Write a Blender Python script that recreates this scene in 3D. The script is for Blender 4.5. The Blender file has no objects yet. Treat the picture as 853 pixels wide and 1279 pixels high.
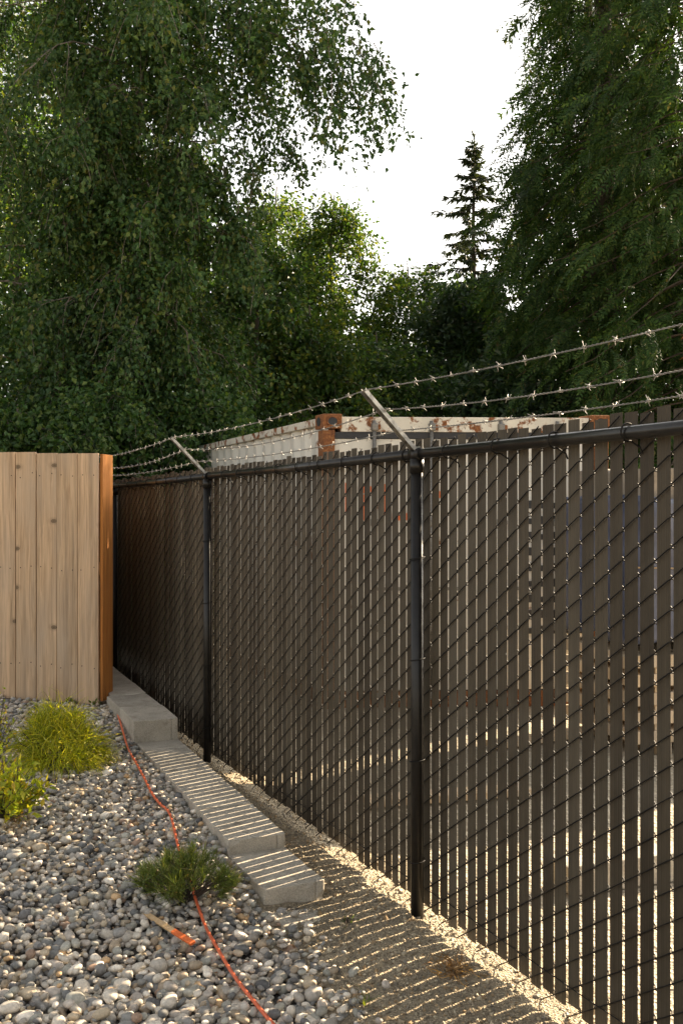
import bpy, bmesh, math, random
import numpy as np
from mathutils import Vector, Matrix, noise as mnoise

rng = np.random.default_rng(7)
random.seed(7)
sc = bpy.context.scene
C = sc.collection
PI = math.pi
R = math.radians

# ------------------------------------------------------------------ camera, sky, sun, exposure
EYE = 1.60
FPX = 1244.0
cam_d = bpy.data.cameras.new('camera'); cam = bpy.data.objects.new('camera', cam_d); C.objects.link(cam)
cam_d.sensor_fit = 'HORIZONTAL'; cam_d.sensor_width = 24.0; cam_d.lens = 35.0
cam_d.clip_start = 0.05; cam_d.clip_end = 3000
cam.location = (0, 0, EYE); cam.rotation_euler = (R(90), 0, 0)
sc.camera = cam

SUN_AZ, SUN_EL = R(50.5), R(29)          # azimuth clockwise from +Y
sdir = Vector((math.sin(SUN_AZ)*math.cos(SUN_EL), math.cos(SUN_AZ)*math.cos(SUN_EL), math.sin(SUN_EL)))
world = bpy.data.worlds.new('World'); sc.world = world; world.use_nodes = True
wn = world.node_tree.nodes; wl = world.node_tree.links
sky = wn.new('ShaderNodeTexSky'); sky.sky_type = 'NISHITA'; sky.sun_disc = False
sky.sun_elevation = SUN_EL; sky.sun_rotation = SUN_AZ
sky.air_density = 1.0; sky.dust_density = 3.0; sky.ozone_density = 1.0
# thin bright summer haze: the blue is washed out towards a warm white all round the sky
bw = wn.new('ShaderNodeRGBToBW'); wl.new(sky.outputs[0], bw.inputs[0])
tint = wn.new('ShaderNodeMix'); tint.data_type = 'RGBA'; tint.blend_type = 'MULTIPLY'; tint.inputs[0].default_value = 1.0
wl.new(bw.outputs[0], tint.inputs[6]); tint.inputs[7].default_value = (1.06, 1.0, 0.90, 1)
hz = wn.new('ShaderNodeMix'); hz.data_type = 'RGBA'; hz.inputs[0].default_value = 0.80
wl.new(sky.outputs[0], hz.inputs[6]); wl.new(tint.outputs[2], hz.inputs[7])
wl.new(hz.outputs[2], wn['Background'].inputs[0]); wn['Background'].inputs[1].default_value = 0.108
sun_d = bpy.data.lights.new('sun', 'SUN'); sun = bpy.data.objects.new('sun', sun_d); C.objects.link(sun)
sun_d.energy = 5.0; sun_d.angle = R(0.53); sun_d.color = (1.0, 0.80, 0.56)
sun.rotation_euler = sdir.to_track_quat('Z', 'Y').to_euler(); sun.location = (12, 10, 12)
sc.view_settings.view_transform = 'Standard'; sc.view_settings.look = 'None'
sc.view_settings.gamma = 1.0; sc.view_settings.use_curve_mapping = False
sc.view_settings.exposure = 2.0
sc.render.engine = 'CYCLES'
sc.cycles.use_denoising = True
sc.cycles.max_bounces = 6; sc.cycles.diffuse_bounces = 4; sc.cycles.glossy_bounces = 2
sc.cycles.transmission_bounces = 4; sc.cycles.transparent_max_bounces = 4
sc.cycles.caustics_reflective = False; sc.cycles.caustics_refractive = False

# ------------------------------------------------------------------ frames and helpers
P2 = Vector((0.299, 3.94, 0)); D = Vector((-0.4285, 0.9035, 0)); N = Vector((0.9035, 0.4285, 0))
def F(u, v, z=0.0): return P2 + D*u + N*v + Vector((0, 0, z))
def uv_of(x, y): return ((x-P2.x)*D.x + (y-P2.y)*D.y, (x-P2.x)*N.x + (y-P2.y)*N.y)
def at_z(px, py, z):                       # where the photograph's pixel meets the level z
    Y = (EYE - z)*FPX/(py - 639.5); return Vector(((px-426.5)/FPX*Y, Y, z))
def at_y(px, py, Y): return Vector(((px-426.5)/FPX*Y, Y, EYE + (639.5-py)/FPX*Y))

def tag(o, label=None, cat=None, group=None, kind=None):
    if label: o['label'] = label
    if cat: o['category'] = cat
    if group: o['group'] = group
    if kind: o['kind'] = kind
    return o
def empty(name, loc=(0, 0, 0), rz=0.0):
    o = bpy.data.objects.new(name, None); C.objects.link(o); o.location = loc; o.rotation_euler = (0, 0, rz)
    o.empty_display_size = 0.1; return o
def link(name, me, mat=None, parent=None, loc=None, rot=None):
    o = bpy.data.objects.new(name, me); C.objects.link(o)
    if mat is not None and len(me.materials) == 0: me.materials.append(mat)
    if parent is not None: o.parent = parent
    if loc is not None: o.location = loc
    if rot is not None: o.rotation_euler = rot
    return o
def np_mesh(name, verts, faces, k, smooth=False, col=None):
    """verts (n,3), faces (m,k)"""
    me = bpy.data.meshes.new(name)
    verts = np.asarray(verts, np.float32); faces = np.asarray(faces, np.int32)
    me.vertices.add(len(verts)); me.vertices.foreach_set('co', verts.ravel())
    me.loops.add(faces.size); me.loops.foreach_set('vertex_index', faces.ravel())
    me.polygons.add(len(faces)); me.polygons.foreach_set('loop_start', np.arange(len(faces), dtype=np.int32)*k)
    me.polygons.foreach_set('use_smooth', np.full(len(faces), smooth))
    if col is not None:
        a = me.color_attributes.new('Col', 'FLOAT_COLOR', 'POINT')
        c4 = np.ones((len(verts), 4), np.float32); c4[:, :3] = col
        a.data.foreach_set('color', c4.ravel())
    me.update(calc_edges=True); me.validate(); return me

class MB:
    """collects boxes, prisms and tubes into one mesh"""
    def __init__(s): s.v = []; s.f = []
    def add(s, vs, fs):
        o = len(s.v); s.v += [tuple(x) for x in vs]; s.f += [tuple(i+o for i in f) for f in fs]
    def box(s, c, size, rot=None):
        hx, hy, hz = [q/2 for q in size]; M = rot if rot else Matrix.Identity(3); c = Vector(c)
        vs = [c + M @ Vector((x*hx, y*hy, z*hz)) for x in (-1, 1) for y in (-1, 1) for z in (-1, 1)]
        s.add(vs, [(0, 1, 3, 2), (4, 6, 7, 5), (0, 4, 5, 1), (2, 3, 7, 6), (0, 2, 6, 4), (1, 5, 7, 3)])
    def tube(s, pts, rad, n=6, cap=True):
        pts = [Vector(p) for p in pts]; rads = rad if hasattr(rad, '__len__') else [rad]*len(pts)
        base = len(s.v); ref = None
        for i, p in enumerate(pts):
            t = (pts[min(i+1, len(pts)-1)] - pts[max(i-1, 0)])
            t = t.normalized() if t.length > 1e-9 else Vector((0, 0, 1))
            if ref is None:
                ref = t.orthogonal().normalized()
            else:
                ref = (ref - t*ref.dot(t)); ref = ref.normalized() if ref.length > 1e-6 else t.orthogonal().normalized()
            b = t.cross(ref)
            for k in range(n):
                a = 2*PI*k/n; s.v.append(tuple(p + (ref*math.cos(a) + b*math.sin(a))*rads[i]))
        for i in range(len(pts)-1):
            for k in range(n):
                a = base+i*n+k; b2 = base+i*n+(k+1) % n
                s.f.append((a, b2, b2+n, a+n))
        if cap:
            s.f.append(tuple(base+k for k in range(n))[::-1]); e = base+(len(pts)-1)*n
            s.f.append(tuple(e+k for k in range(n)))
    def prism(s, poly, z0, z1):
        n = len(poly); vs = [(x, y, z0) for x, y in poly] + [(x, y, z1) for x, y in poly]
        fs = [tuple(range(n))[::-1], tuple(range(n, 2*n))] + [(i, (i+1) % n, n+(i+1) % n, n+i) for i in range(n)]
        s.add(vs, fs)
    def mesh(s, name, smooth=False, bevel=0.0, seg=2):
        me = bpy.data.meshes.new(name); me.from_pydata(s.v, [], s.f)
        if bevel > 0:
            bm = bmesh.new(); bm.from_mesh(me)
            bmesh.ops.recalc_face_normals(bm, faces=bm.faces)
            ed = [e for e in bm.edges if len(e.link_faces) == 2 and e.calc_face_angle(0) > 0.6]
            bmesh.ops.bevel(bm, geom=ed, offset=bevel, segments=seg, affect='EDGES', profile=0.6)
            bm.to_mesh(me); bm.free()
        if smooth:
            me.polygons.foreach_set('use_smooth', np.full(len(me.polygons), True))
        me.update(); return me
    def build(s, name, mat, parent=None, smooth=False, bevel=0.0, loc=None, rot=None, seg=2):
        return link(name, s.mesh(name, smooth, bevel, seg), mat, parent, loc, rot)

# ------------------------------------------------------------------ materials
def new_mat(name):
    m = bpy.data.materials.new(name); m.use_nodes = True
    return m, m.node_tree.nodes, m.node_tree.links, m.node_tree.nodes['Principled BSDF']
def ramp(nodes, stops, interp='LINEAR'):
    r = nodes.new('ShaderNodeValToRGB'); e = r.color_ramp.elements; r.color_ramp.interpolation = interp
    while len(e) < len(stops): e.new(0.5)
    for i, (p, c) in enumerate(stops):
        e[i].position = p; e[i].color = (c[0], c[1], c[2], 1) if hasattr(c, '__len__') else (c, c, c, 1)
    return r
def tex_noise(nodes, links, vec, scale, detail=4, rough=0.55):
    n = nodes.new('ShaderNodeTexNoise'); n.inputs['Scale'].default_value = scale
    n.inputs['Detail'].default_value = detail; n.inputs['Roughness'].default_value = rough
    if vec is not None: links.new(vec, n.inputs['Vector'])
    return n
def mapping(nodes, links, src, scale=(1, 1, 1), loc=None):
    m = nodes.new('ShaderNodeMapping'); m.inputs['Scale'].default_value = scale
    links.new(src, m.inputs['Vector'])
    if loc is not None: links.new(loc, m.inputs['Location'])
    return m
def bump(nodes, links, h, bsdf, strength=0.3, dist=0.01):
    b = nodes.new('ShaderNodeBump'); b.inputs['Strength'].default_value = strength; b.inputs['Distance'].default_value = dist
    links.new(h, b.inputs['Height']); links.new(b.outputs[0], bsdf.inputs['Normal']); return b
def mix(nodes, links, fac, a, b, mode='MIX'):
    m = nodes.new('ShaderNodeMix'); m.data_type = 'RGBA'; m.blend_type = mode
    for sock, val in ((m.inputs[0], fac), (m.inputs[6], a), (m.inputs[7], b)):
        if hasattr(val, 'is_linked'): links.new(val, sock)
        elif hasattr(val, '__len__'): sock.default_value = (*val, 1) if len(val) == 3 else val
        else: sock.default_value = val
    return m.outputs[2]
def obj_coords(nodes, links, spread=50.0):
    tc = nodes.new('ShaderNodeTexCoord'); oi = nodes.new('ShaderNodeObjectInfo')
    m = nodes.new('ShaderNodeMath'); m.operation = 'MULTIPLY'; m.inputs[1].default_value = spread
    links.new(oi.outputs['Random'], m.inputs[0])
    a = nodes.new('ShaderNodeVectorMath'); a.operation = 'ADD'
    links.new(tc.outputs['Object'], a.inputs[0]); links.new(m.outputs[0], a.inputs[1])
    return a.outputs[0], oi.outputs['Random']

def mat_plain(name, col, rough=0.6, metal=0.0, var=0.25, nscale=30, bstr=0.1, spec=0.5):
    m, n, l, b = new_mat(name); vec, rnd = obj_coords(n, l)
    t = tex_noise(n, l, vec, nscale, 5)
    r = ramp(n, [(0.3, [c*(1-var) for c in col]), (0.7, [min(1, c*(1+var)) for c in col])])
    l.new(t.outputs[0], r.inputs[0]); l.new(r.outputs[0], b.inputs['Base Color'])
    b.inputs['Roughness'].default_value = rough; b.inputs['Metallic'].default_value = metal
    b.inputs['Specular IOR Level'].default_value = spec
    if bstr: bump(n, l, t.outputs[0], b, bstr, 0.004)
    return m

def mat_slat():
    m, n, l, b = new_mat('slat_plastic'); vec, rnd = obj_coords(n, l)
    base = ramp(n, [(0.0, (0.044, 0.034, 0.022)), (0.8, (0.072, 0.058, 0.039)), (1.0, (0.090, 0.075, 0.053))]); l.new(rnd, base.inputs[0])
    st = tex_noise(n, l, mapping(n, l, vec, (60, 60, 1.5)).outputs[0], 1.0, 4)
    sr = ramp(n, [(0.35, 0.82), (0.7, 1.12)]); l.new(st.outputs[0], sr.inputs[0])
    c1 = mix(n, l, 1.0, base.outputs[0], sr.outputs[0], 'MULTIPLY')
    dn = tex_noise(n, l, vec, 3.0, 4); dr = ramp(n, [(0.52, 0.0), (0.75, 0.35)]); l.new(dn.outputs[0], dr.inputs[0])
    c2 = mix(n, l, dr.outputs[0], c1, (0.14, 0.125, 0.10))
    # small pale specks (droppings and scuffs)
    vo = n.new('ShaderNodeTexVoronoi'); vo.inputs['Scale'].default_value = 16
    l.new(mapping(n, l, vec, (1.6, 1.6, 0.8)).outputs[0], vo.inputs['Vector'])
    sp = ramp(n, [(0.0, 1.0), (0.045, 1.0), (0.06, 0.0)]); l.new(vo.outputs['Distance'], sp.inputs[0])
    gate = ramp(n, [(0.86, 0.0), (0.88, 1.0)]); l.new(vo.outputs['Color'], gate.inputs[0])
    gm = n.new('ShaderNodeMath'); gm.operation = 'MULTIPLY'; l.new(sp.outputs[0], gm.inputs[0]); l.new(gate.outputs[0], gm.inputs[1])
    c3 = mix(n, l, gm.outputs[0], c2, (0.5, 0.48, 0.42))
    l.new(c3, b.inputs['Base Color']); b.inputs['Roughness'].default_value = 0.52; b.inputs['Specular IOR Level'].default_value = 0.28
    bump(n, l, st.outputs[0], b, 0.12, 0.002); return m

def mat_wood(name, dark, light, grey, knots=True, wet=0.0):
    m, n, l, b = new_mat(name); vec, rnd = obj_coords(n, l, 37.0)
    warp = tex_noise(n, l, mapping(n, l, vec, (3, 3, 1.2)).outputs[0], 1.0, 3)
    wv = n.new('ShaderNodeVectorMath'); wv.operation = 'MULTIPLY_ADD'
    l.new(warp.outputs['Color'], wv.inputs[0]); wv.inputs[1].default_value = (0.05, 0.05, 0.05); l.new(vec, wv.inputs[2])
    g1 = tex_noise(n, l, mapping(n, l, wv.outputs[0], (95, 95, 2.2)).outputs[0], 1.0, 6, 0.65)
    g2 = tex_noise(n, l, mapping(n, l, wv.outputs[0], (24, 24, 0.7)).outputs[0], 1.0, 3)
    r1 = ramp(n, [(0.32, dark), (0.62, light)]); l.new(g1.outputs[0], r1.inputs[0])
    r2 = ramp(n, [(0.3, 0.70), (0.5, 1.0), (0.7, 1.14)]); l.new(g2.outputs[0], r2.inputs[0])
    c = mix(n, l, 1.0, r1.outputs[0], r2.outputs[0], 'MULTIPLY')
    tone = ramp(n, [(0.0, (0.78, 0.77, 0.76)), (0.5, (1.0, 0.96, 0.90)), (1.0, (1.12, 1.07, 1.02))]); l.new(rnd, tone.inputs[0])
    c = mix(n, l, 1.0, c, tone.outputs[0], 'MULTIPLY')
    gy = tex_noise(n, l, mapping(n, l, vec, (5, 5, 1.3)).outputs[0], 1.0, 4)
    gr = ramp(n, [(0.42, 0.0), (0.72, 0.75)]); l.new(gy.outputs[0], gr.inputs[0])
    c = mix(n, l, gr.outputs[0], c, grey)
    if knots:
        vo = n.new('ShaderNodeTexVoronoi'); vo.voronoi_dimensions = '2D'; vo.inputs['Scale'].default_value = 1.0; vo.inputs['Randomness'].default_value = 1.0
        sx = n.new('ShaderNodeSeparateXYZ'); cx = n.new('ShaderNodeCombineXYZ'); l.new(vec, sx.inputs[0]); l.new(sx.outputs[0], cx.inputs[0]); l.new(sx.outputs[2], cx.inputs[1])
        l.new(mapping(n, l, cx.outputs[0], (4.2, 6.5, 1)).outputs[0], vo.inputs['Vector'])
        kr = ramp(n, [(0.0, 1.0), (0.07, 0.75), (0.085, 1.0), (0.10, 0.30), (0.22, 0.0)]); l.new(vo.outputs['Distance'], kr.inputs[0])
        sc_ = n.new('ShaderNodeSeparateColor'); l.new(vo.outputs['Color'], sc_.inputs[0])
        kg = ramp(n, [(0.87, 0.0), (0.89, 1.0)]); l.new(sc_.outputs[0], kg.inputs[0])
        km = n.new('ShaderNodeMath'); km.operation = 'MULTIPLY'; l.new(kr.outputs[0], km.inputs[0]); l.new(kg.outputs[0], km.inputs[1])
        c = mix(n, l, km.outputs[0], c, [q*0.38 for q in dark])
    l.new(c, b.inputs['Base Color']); b.inputs['Roughness'].default_value = 0.75
    b.inputs['Specular IOR Level'].default_value = 0.3
    bump(n, l, g1.outputs[0], b, 0.35, 0.002); return m

def mat_concrete():
    m, n, l, b = new_mat('concrete_block'); vec, rnd = obj_coords(n, l)
    a = tex_noise(n, l, vec, 6, 5); f = tex_noise(n, l, vec, 180, 3, 0.7)
    r = ramp(n, [(0.3, (0.39, 0.35, 0.285)), (0.7, (0.56, 0.51, 0.42))]); l.new(a.outputs[0], r.inputs[0])
    r2 = ramp(n, [(0.3, 0.66), (0.6, 1.12)]); l.new(f.outputs[0], r2.inputs[0])
    c = mix(n, l, 1.0, r.outputs[0], r2.outputs[0], 'MULTIPLY')
    tone = ramp(n, [(0.0, 0.88), (1.0, 1.08)]); l.new(rnd, tone.inputs[0])
    c = mix(n, l, 1.0, c, tone.outputs[0], 'MULTIPLY')
    st = tex_noise(n, l, vec, 14, 6, 0.7); sr = ramp(n, [(0.54, 0.0), (0.70, 0.6)]); l.new(st.outputs[0], sr.inputs[0])
    c = mix(n, l, sr.outputs[0], c, (0.17, 0.14, 0.105))
    l.new(c, b.inputs['Base Color']); b.inputs['Roughness'].default_value = 0.9; b.inputs['Specular IOR Level'].default_value = 0.25
    bump(n, l, f.outputs[0], b, 0.7, 0.004); return m

def mat_pebble():
    m, n, l, b = new_mat('pebble_stone')
    at = n.new('ShaderNodeVertexColor'); at.layer_name = 'Col'
    tc = n.new('ShaderNodeTexCoord')
    t = tex_noise(n, l, tc.outputs['Object'], 90, 5, 0.65)
    r = ramp(n, [(0.3, 0.72), (0.7, 1.2)]); l.new(t.outputs[0], r.inputs[0])
    c = mix(n, l, 1.0, at.outputs[0], r.outputs[0], 'MULTIPLY')
    l.new(c, b.inputs['Base Color']); b.inputs['Roughness'].default_value = 0.62; b.inputs['Specular IOR Level'].default_value = 0.35
    bump(n, l, t.outputs[0], b, 0.15, 0.003); return m

def mat_soil(name, c0, c1, scale=40, bstr=0.8):
    m, n, l, b = new_mat(name); tc = n.new('ShaderNodeTexCoord')
    t = tex_noise(n, l, tc.outputs['Object'], scale, 8, 0.7); t2 = tex_noise(n, l, tc.outputs['Object'], 2.2, 5)
    r = ramp(n, [(0.3, c0), (0.7, c1)]); l.new(t.outputs[0], r.inputs[0])
    r2 = ramp(n, [(0.3, 0.75), (0.7, 1.15)]); l.new(t2.outputs[0], r2.inputs[0])
    c = mix(n, l, 1.0, r.outputs[0], r2.outputs[0], 'MULTIPLY')
    vo = n.new('ShaderNodeTexVoronoi'); vo.inputs['Scale'].default_value = scale*1.6; l.new(tc.outputs['Object'], vo.inputs['Vector'])
    vr = ramp(n, [(0.0, 0.75), (1.0, 1.25)]); l.new(vo.outputs['Color'], vr.inputs[0])
    c = mix(n, l, 1.0, c, vr.outputs[0], 'MULTIPLY')
    l.new(c, b.inputs['Base Color']); b.inputs['Roughness'].default_value = 0.95; b.inputs['Specular IOR Level'].default_value = 0.2
    bump(n, l, vo.outputs['Distance'], b, bstr, 0.012); return m

def mat_leaf(name, stops, trans=0.35, rough=0.42, spec=0.5):
    m = bpy.data.materials.new(name); m.use_nodes = True; n = m.node_tree.nodes; l = m.node_tree.links
    b = n['Principled BSDF']; out = n['Material Output']
    g = n.new('ShaderNodeNewGeometry'); r = ramp(n, stops); l.new(g.outputs['Random Per Island'], r.inputs[0])
    tc = n.new('ShaderNodeTexCoord'); t = tex_noise(n, l, tc.outputs['Object'], 0.7, 3)
    r2 = ramp(n, [(0.3, 0.72), (0.7, 1.25)]); l.new(t.outputs[0], r2.inputs[0])
    c = mix(n, l, 1.0, r.outputs[0], r2.outputs[0], 'MULTIPLY')
    l.new(c, b.inputs['Base Color']); b.inputs['Roughness'].default_value = rough; b.inputs['Specular IOR Level'].default_value = spec
    tr = n.new('ShaderNodeBsdfTranslucent')
    c2 = mix(n, l, 1.0, c, (1.5, 1.45, 0.5), 'MULTIPLY'); l.new(c2, tr.inputs[0])
    mx = n.new('ShaderNodeMixShader'); mx.inputs[0].default_value = trans
    l.new(b.outputs[0], mx.inputs[1]); l.new(tr.outputs[0], mx.inputs[2]); l.new(mx.outputs[0], out.inputs[0])
    return m

def mat_bark(name, c0, c1, scale=9):
    m, n, l, b = new_mat(name); vec, rnd = obj_coords(n, l)
    t = tex_noise(n, l, mapping(n, l, vec, (scale, scale, scale*0.35)).outputs[0], 1.0, 6, 0.7)
    r = ramp(n, [(0.35, c0), (0.65, c1)]); l.new(t.outputs[0], r.inputs[0])
    l.new(r.outputs[0], b.inputs['Base Color']); b.inputs['Roughness'].default_value = 0.9
    bump(n, l, t.outputs[0], b, 0.8, 0.03); return m

def mat_paint_rust(name, paint, amount, scale=5.0, streak=True):
    m, n, l, b = new_mat(name); tc = n.new('ShaderNodeTexCoord'); vec = tc.outputs['Object']
    t = tex_noise(n, l, vec, scale, 8, 0.68)
    s = tex_noise(n, l, mapping(n, l, vec, (14, 14, 0.9)).outputs[0], 1.0, 4)
    a = n.new('ShaderNodeMath'); a.operation = 'MULTIPLY_ADD'; l.new(s.outputs[0], a.inputs[0])
    a.inputs[1].default_value = 0.55 if streak else 0.0; l.new(t.outputs[0], a.inputs[2])
    off = 0.275 if streak else 0.0
    r = ramp(n, [(off+0.70-amount*0.5, 0.0), (min(1, off+0.77-amount*0.5), 1.0)]); l.new(a.outputs[0], r.inputs[0])
    fn = tex_noise(n, l, vec, 45, 5, 0.7)
    rc = ramp(n, [(0.3, (0.09, 0.03, 0.013)), (0.55, (0.25, 0.10, 0.035)), (0.75, (0.40, 0.19, 0.07))]); l.new(fn.outputs[0], rc.inputs[0])
    dirt = tex_noise(n, l, mapping(n, l, vec, (3, 3, 0.5)).outputs[0], 1.0, 5)
    dr = ramp(n, [(0.3, [q*0.72 for q in paint]), (0.7, paint)]); l.new(dirt.outputs[0], dr.inputs[0])
    c = mix(n, l, r.outputs[0], dr.outputs[0], rc.outputs[0])
    l.new(c, b.inputs['Base Color'])
    rr = ramp(n, [(0.0, 0.45), (1.0, 0.9)]); l.new(r.outputs[0], rr.inputs[0]); l.new(rr.outputs[0], b.inputs['Roughness'])
    bump(n, l, fn.outputs[0], b, 0.25, 0.004); return m

def mat_tarp():
    m, n, l, b = new_mat('blue_tarp'); tc = n.new('ShaderNodeTexCoord')
    t = tex_noise(n, l, tc.outputs['Object'], 7, 5)
    r = ramp(n, [(0.3, (0.030, 0.040, 0.075)), (0.7, (0.085, 0.10, 0.16))]); l.new(t.outputs[0], r.inputs[0])
    l.new(r.outputs[0], b.inputs['Base Color']); b.inputs['Roughness'].default_value = 0.3
    w = n.new('ShaderNodeTexWave'); w.inputs['Scale'].default_value = 40; l.new(tc.outputs['Object'], w.inputs['Vector'])
    bump(n, l, w.outputs[0], b, 0.15, 0.003); return m

M = dict(
    slat=mat_slat(),
    wire=mat_plain('black_vinyl_wire', (0.011, 0.010, 0.009), 0.6, 0, 0.3, 60, 0.05, 0.22),
    post=mat_plain('black_powder_coat', (0.010, 0.009, 0.008), 0.34, 0, 0.5, 25, 0.06, 0.35),
    rail=mat_plain('black_rail_coat', (0.014, 0.013, 0.012), 0.28, 0, 0.35, 30, 0.06, 0.45),
    arm=mat_plain('worn_black_steel', (0.42, 0.40, 0.36), 0.32, 0.75, 0.5, 40, 0.1),
    galv=mat_plain('galvanised_wire', (0.22, 0.21, 0.19), 0.5, 0.6, 0.35, 120, 0.1),
    barb=mat_plain('galvanised_barb', (0.42, 0.40, 0.36), 0.5, 0.4, 0.3, 120, 0.1),
    board=mat_wood('cedar_board', (0.37, 0.25, 0.15), (0.62, 0.455, 0.30), (0.48, 0.375, 0.275)),
    cap=mat_wood('orange_cedar_board', (0.36, 0.135, 0.030), (0.56, 0.235, 0.06), (0.42, 0.18, 0.05)),
    backboard=mat_wood('back_cedar_board', (0.42, 0.20, 0.07), (0.62, 0.33, 0.13), (0.5, 0.27, 0.11)),
    stake=mat_wood('stake_wood', (0.42, 0.28, 0.14), (0.62, 0.45, 0.26), (0.5, 0.38, 0.24), False),
    lumber=mat_wood('raw_lumber', (0.48, 0.36, 0.22), (0.70, 0.57, 0.40), (0.5, 0.44, 0.36)),
    orange=mat_plain('orange_spray_paint', (0.75, 0.16, 0.035), 0.55, 0, 0.2, 60),
    cord=mat_plain('orange_cord', (0.72, 0.15, 0.06), 0.42, 0, 0.12, 60, 0.05),
    concrete=mat_concrete(),
    pebble=mat_pebble(),
    bedsoil=mat_soil('bed_soil', (0.05, 0.045, 0.04), (0.15, 0.135, 0.12), 45),
    dirt=mat_soil('tan_grit', (0.27, 0.22, 0.15), (0.47, 0.395, 0.28), 70, 0.9),
    yard=mat_soil('yard_gravel', (0.30, 0.26, 0.19), (0.52, 0.46, 0.36), 30, 0.9),
    forest=mat_soil('forest_floor', (0.03, 0.03, 0.016), (0.08, 0.065, 0.035), 12),
    paint=mat_paint_rust('cream_paint', (0.78, 0.75, 0.66), 0.09),
    paintr=mat_paint_rust('cream_paint_rusty', (0.76, 0.72, 0.61), 0.37, 9.0, False),
    rust=mat_paint_rust('rusted_steel', (0.42, 0.30, 0.19), 0.85, 6.0, False),
    rubber_hole_shade=mat_plain('black_rubber_hole_shade', (0.018, 0.019, 0.022), 0.5, 0, 0.3, 30),  # door gaskets, and the painted dark of the casting holes
    blackpaint=mat_plain('black_lettering', (0.03, 0.03, 0.03), 0.6, 0, 0.2, 30),
    tarp=mat_tarp(),
    cardboard=mat_plain('brown_wrap', (0.26, 0.22, 0.17), 0.8, 0, 0.3, 12),
    bark=mat_bark('grey_bark', (0.055, 0.045, 0.035), (0.20, 0.175, 0.14)),
    birch=mat_bark('pale_bark', (0.045, 0.038, 0.030), (0.24, 0.21, 0.17), 11),
    conbark=mat_bark('conifer_bark', (0.035, 0.026, 0.02), (0.10, 0.075, 0.055)),
    poplar=mat_leaf('poplar_leaf', [(0, (0.024, 0.060, 0.019)), (0.5, (0.048, 0.108, 0.032)), (0.88, (0.090, 0.145, 0.036)), (1, (0.13, 0.14, 0.03))], 0.32, 0.45, 0.35),
    alder=mat_leaf('alder_leaf', [(0, (0.033, 0.074, 0.017)), (0.6, (0.068, 0.130, 0.027)), (1, (0.16, 0.18, 0.032))], 0.40, 0.5, 0.3),
    brush=mat_leaf('bramble_leaf', [(0, (0.024, 0.058, 0.016)), (0.6, (0.054, 0.118, 0.029)), (1, (0.115, 0.16, 0.038))], 0.32, 0.48, 0.35),
    maple=mat_leaf('maple_leaf', [(0, (0.026, 0.056, 0.026)), (0.8, (0.045, 0.085, 0.036)), (1, (0.07, 0.11, 0.03))], 0.32, 0.45),
    cedar=mat_leaf('cedar_spray', [(0, (0.022, 0.050, 0.014)), (0.6, (0.046, 0.096, 0.025)), (0.95, (0.086, 0.13, 0.034)), (1, (0.14, 0.11, 0.045))], 0.26, 0.6, 0.18),
    deadcedar=mat_leaf('dead_cedar_spray', [(0, (0.12, 0.04, 0.02)), (1, (0.26, 0.10, 0.045))], 0.2, 0.7, 0.2),
    spruce=mat_leaf('spruce_needle', [(0, (0.020, 0.034, 0.014)), (1, (0.060, 0.075, 0.028))], 0.15, 0.6, 0.3),
    gold=mat_leaf('golden_thread_foliage', [(0, (0.14, 0.19, 0.015)), (0.45, (0.36, 0.40, 0.028)), (0.7, (0.52, 0.52, 0.04)), (1, (0.72, 0.60, 0.06))], 0.42, 0.5, 0.3),
    lime=mat_leaf('lime_leaf', [(0, (0.24, 0.32, 0.025)), (0.6, (0.46, 0.50, 0.045)), (0.9, (0.66, 0.56, 0.06)), (1, (0.62, 0.36, 0.05))], 0.45, 0.4),
    pine=mat_leaf('pine_needle', [(0, (0.08, 0.12, 0.025)), (0.7, (0.18, 0.24, 0.055)), (0.9, (0.24, 0.26, 0.07)), (1, (0.34, 0.24, 0.10))], 0.28, 0.42, 0.5),
    dry=mat_leaf('dry_stalk', [(0, (0.20, 0.11, 0.05)), (1, (0.42, 0.27, 0.13))], 0.25, 0.8, 0.2),
    weed=mat_leaf('weed_leaf', [(0, (0.07, 0.13, 0.025)), (1, (0.22, 0.26, 0.05))], 0.35, 0.5),
)

# ------------------------------------------------------------------ the ground
def nz(x, y, s, o=0.0): return mnoise.noise(Vector((x*s+o, y*s-o, o*0.37)))
def bound_v(u):                              # edge between the pebble bed and the tan grit, in fence coordinates
    if u > 0.25: return -0.30
    return -0.485 + 0.14*(u-0.27) + 0.035*nz(u, 0.0, 4.0, 3.1)
def h_ground(x, y):
    u, v = uv_of(x, y)
    t = min(1, max(0, (v+0.44-0.03*max(0, u-1))/0.10)); t = t*t*(3-2*t)          # 0 pebble bed, 1 grit strip
    s = min(1, max(0, (u-0.2)/3.6)); s = s*s*(3-2*s)
    bed = float(np.interp(u, [-1, 0.1, 0.35, 0.75, 1.3, 2.6, 3.0, 3.8, 6], [-0.015, -0.005, 0.030, 0.070, 0.100, 0.112, 0.155, 0.215, 0.235])) + 0.03*min(1, max(0, -v-0.6)/1.5) + 0.015*nz(x, y, 1.3, 5.0)
    if u < 0.25: t = min(1, max(0, (v-bound_v(u)+0.07)/0.14)); t = t*t*(3-2*t)
    grit = 0.010*nz(x, y, 4, 1.0) + 0.005*nz(x, y, 13, 2.0) + 0.004*nz(x, y, 37, 4.0)
    grit += 0.025*math.exp(-((v+0.30)/0.12)**2)*(1 if u > 0.3 else 0.4)*0.5
    if v > -0.05: grit -= 0.02*min(1, (v+0.05)/0.08)
    if v > 0.08: grit -= 0.05*min(1, (v-0.08)/0.2)
    return bed*(1-t) + grit*t

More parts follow.
